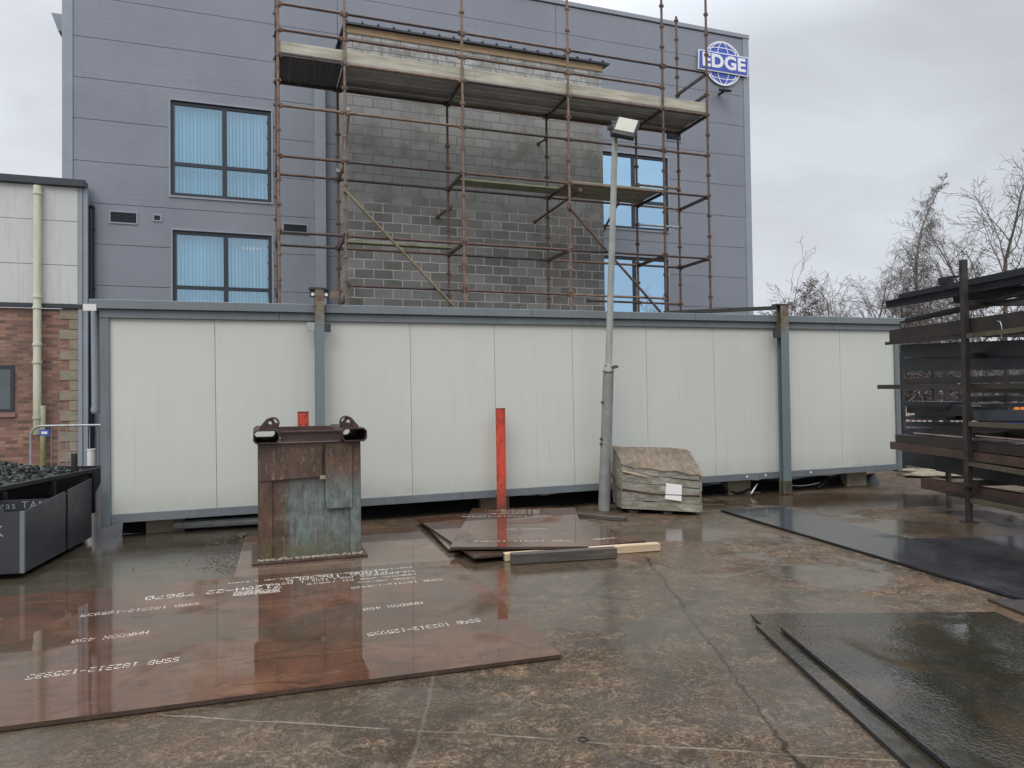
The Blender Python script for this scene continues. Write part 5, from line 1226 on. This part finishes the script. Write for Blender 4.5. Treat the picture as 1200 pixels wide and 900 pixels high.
# hedge / undergrowth behind the racks
random.seed(77); mb = MB()
for i in range(46000):
    x = random.uniform(11, 30); y = 26+random.uniform(-1.5, 2.5)+.1*x; z = random.random()**1.15*(3.6+.5*math.sin(x*.9)); p = Vector((x, y, z))
    d1 = Vector((random.gauss(0,1), random.gauss(0,.6), random.gauss(0,1))).normalized()*random.uniform(.06, .32); d2 = d1.orthogonal().normalized()*random.uniform(.006, .035)
    mb.quad(p-d1, p+d2, p+d1, p-d2)
tag(mb.build('undergrowth', M['bark'], None, fix=False), 'tangle of bare undergrowth behind the racks', 'undergrowth', None, 'stuff')
mb = MB()
for i in range(22000):
    x = random.uniform(11, 30); y = 27+random.uniform(-1.5, 2.5)+.1*x; z = random.random()**1.5*2.6; p = Vector((x, y, z))
    d1 = Vector((random.gauss(0,1), random.gauss(0,.6), random.gauss(0,1))).normalized()*random.uniform(.04, .1); d2 = d1.orthogonal().normalized()*random.uniform(.03, .06)
    mb.quad(p-d1, p+d2, p+d1, p-d2)
tag(mb.build('ivy', M['green_leaf'], None, fix=False), 'dark evergreen ground cover in the undergrowth behind the racks', 'ivy', None, 'stuff')
# trees behind the viewer, seen mirrored in the office windows and the wet plates
GB = 'trees mirrored in the office windows'
for i, (x, y, s, t) in enumerate(((14, -12, 1.0, b4), (21, -9, .95, b4), (28, -6, 1.05, b4), (35, -2, 1.0, b4))):
    copy_tree(t, (x, y, 0), 1.3*i+.5, s, ['bare tree mirrored at the left of the lower right office window', 'bare tree mirrored in the middle of the lower right office window', 'bare tree mirrored at the right of the lower right office window', 'bare tree mirrored at the far right of the office window'][i], GB)

# ================================================================== SMALL DEBRIS
random.seed(99)
M['grit'] = painted('brown_grit', (.08,.066,.05), .3, .9, 6)
gm = MB()
for i in range(160):
    if i < 120: px, py = random.uniform(20, 290), random.uniform(625, 672)
    else: px, py = random.uniform(600, 1100), random.uniform(600, 890)
    w = G(px, py); r = random.uniform(.002, .006)
    gm.hexa([(w.x-r,w.y-r,.001), (w.x+r,w.y-r*.7,.001), (w.x+r*.8,w.y+r,.001), (w.x-r,w.y+r*.8,.001), (w.x-r*.5,w.y-r*.5,r), (w.x+r*.5,w.y-r*.4,r*1.1), (w.x+r*.4,w.y+r*.5,r*.9), (w.x-r*.5,w.y+r*.4,r)])
for i in range(600):
    w = G(random.gauss(262, 16), random.uniform(628, 672)); r = random.uniform(.002, .010)
    gm.hexa([(w.x-r,w.y-r,.001), (w.x+r,w.y-r*.7,.001), (w.x+r*.8,w.y+r,.001), (w.x-r,w.y+r*.8,.001), (w.x-r*.5,w.y-r*.5,r*.6), (w.x+r*.5,w.y-r*.4,r*.7), (w.x+r*.4,w.y+r*.5,r*.6), (w.x-r*.5,w.y+r*.4,r*.6)])
tag(gm.build('grit', M['grit'], None, fix=False), 'loose grit and chips scattered on the wet concrete', 'grit', None, 'stuff')
w = G(285, 630); lump('mud_clod', (w.x, w.y, 0), .055, M['old_wood'], 'small muddy clod left of the rusty skip', 6, (1,1,.7))
w = G(683, 867); mb = MB(); mb.path([(.022*math.cos(t), .022*math.sin(t), .005) for t in [2*math.pi*i/12 for i in range(13)]], .004, 6)
tag(place(mb.build('steel_washer', M['rack_steel'], None, True), (w.x, w.y, 0)), 'small steel ring lying on the foreground concrete', 'washer')

# ------------------------------------------------------------------ world, sun, camera
W = bpy.data.worlds.new('World'); S.world = W; W.use_nodes = True; nt = W.node_tree; nt.nodes.clear()
def N(t, **k):
    x = nt.nodes.new(t)
    for a_, b_ in k.items(): setattr(x, a_, b_)
    return x
EL, AZ = math.radians(42), math.radians(200)
sky = N('ShaderNodeTexSky', sky_type='NISHITA', sun_disc=False, sun_elevation=EL, sun_rotation=AZ, altitude=50, air_density=1.5, dust_density=4)
tc = N('ShaderNodeTexCoord'); sp_ = N('ShaderNodeSeparateXYZ'); nt.links.new(tc.outputs['Generated'], sp_.inputs[0])
mp = N('ShaderNodeMapping'); mp.inputs['Scale'].default_value = (1.0, 1.0, 2.2); mp.inputs['Location'].default_value = (3.1, 1.7, .4); nt.links.new(tc.outputs['Generated'], mp.inputs[0])
nz = N('ShaderNodeTexNoise'); nz.inputs['Scale'].default_value = 1.9; nz.inputs['Detail'].default_value = 6; nz.inputs['Roughness'].default_value = .5; nz.inputs['Distortion'].default_value = .35; nt.links.new(mp.outputs[0], nz.inputs[0])
rp_ = N('ShaderNodeValToRGB'); e = rp_.color_ramp.elements; e[0].position = .38; e[0].color = (.52,.54,.59,1); e[1].position = .62; e[1].color = (.73,.77,.83,1); nt.links.new(nz.outputs[0], rp_.inputs[0])
mr = N('ShaderNodeMapRange'); mr.inputs[1].default_value = .42; mr.inputs[2].default_value = 1.0; mr.inputs[3].default_value = 1.0; mr.inputs[4].default_value = 3.9; nt.links.new(sp_.outputs[2], mr.inputs[0])
dt = N('ShaderNodeVectorMath', operation='DOT_PRODUCT'); nt.links.new(tc.outputs['Generated'], dt.inputs[0]); dt.inputs[1].default_value = Vector((.46, .78, .42)).normalized()
ad = N('ShaderNodeMath', operation='MULTIPLY_ADD'); nt.links.new(nz.outputs[0], ad.inputs[0]); ad.inputs[1].default_value = .10; nt.links.new(dt.outputs['Value'], ad.inputs[2])
dk = N('ShaderNodeMapRange', interpolation_type='SMOOTHSTEP'); dk.inputs[1].default_value = .955; dk.inputs[2].default_value = 1.05; dk.inputs[3].default_value = 1.10; dk.inputs[4].default_value = .88; nt.links.new(ad.outputs[0], dk.inputs[0])
ml = N('ShaderNodeMath', operation='MULTIPLY'); nt.links.new(mr.outputs[0], ml.inputs[0]); nt.links.new(dk.outputs[0], ml.inputs[1])
vm = N('ShaderNodeVectorMath', operation='SCALE'); nt.links.new(rp_.outputs[0], vm.inputs[0]); nt.links.new(ml.outputs[0], vm.inputs['Scale'])
bg1 = N('ShaderNodeBackground'); bg1.inputs[1].default_value = .05; nt.links.new(sky.outputs[0], bg1.inputs[0])
bg2 = N('ShaderNodeBackground'); bg2.inputs[1].default_value = 1.0; nt.links.new(vm.outputs[0], bg2.inputs[0])
mx = N('ShaderNodeMixShader'); mx.inputs[0].default_value = .93; nt.links.new(bg1.outputs[0], mx.inputs[1]); nt.links.new(bg2.outputs[0], mx.inputs[2])
ow = N('ShaderNodeOutputWorld'); nt.links.new(mx.outputs[0], ow.inputs[0])
sun = bpy.data.lights.new('sun', 'SUN'); sun.energy = .75; sun.angle = math.radians(30); sun.color = (1, .95, .88)
so = bpy.data.objects.new('sun', sun); col.objects.link(so)
sd = Vector((math.sin(AZ)*math.cos(EL), math.cos(AZ)*math.cos(EL), math.sin(EL)))
so.rotation_euler = sd.to_track_quat('Z', 'Y').to_euler()
cam = bpy.data.cameras.new('camera'); co_ = bpy.data.objects.new('camera', cam); col.objects.link(co_)
cam.sensor_width = 36; cam.lens = 36*FP/1200; cam.clip_end = 1500; cam.clip_start = .05
Mx = Matrix((CR, CU, -fw)).transposed().to_4x4(); Mx.translation = CAM; co_.matrix_world = Mx
S.camera = co_
S.view_settings.view_transform = 'Standard'; S.view_settings.look = 'None'; S.view_settings.exposure = 0.18; S.view_settings.gamma = 1.0
S.render.engine = 'CYCLES'; S.cycles.use_denoising = True; S.cycles.max_bounces = 6; S.cycles.transparent_max_bounces = 12
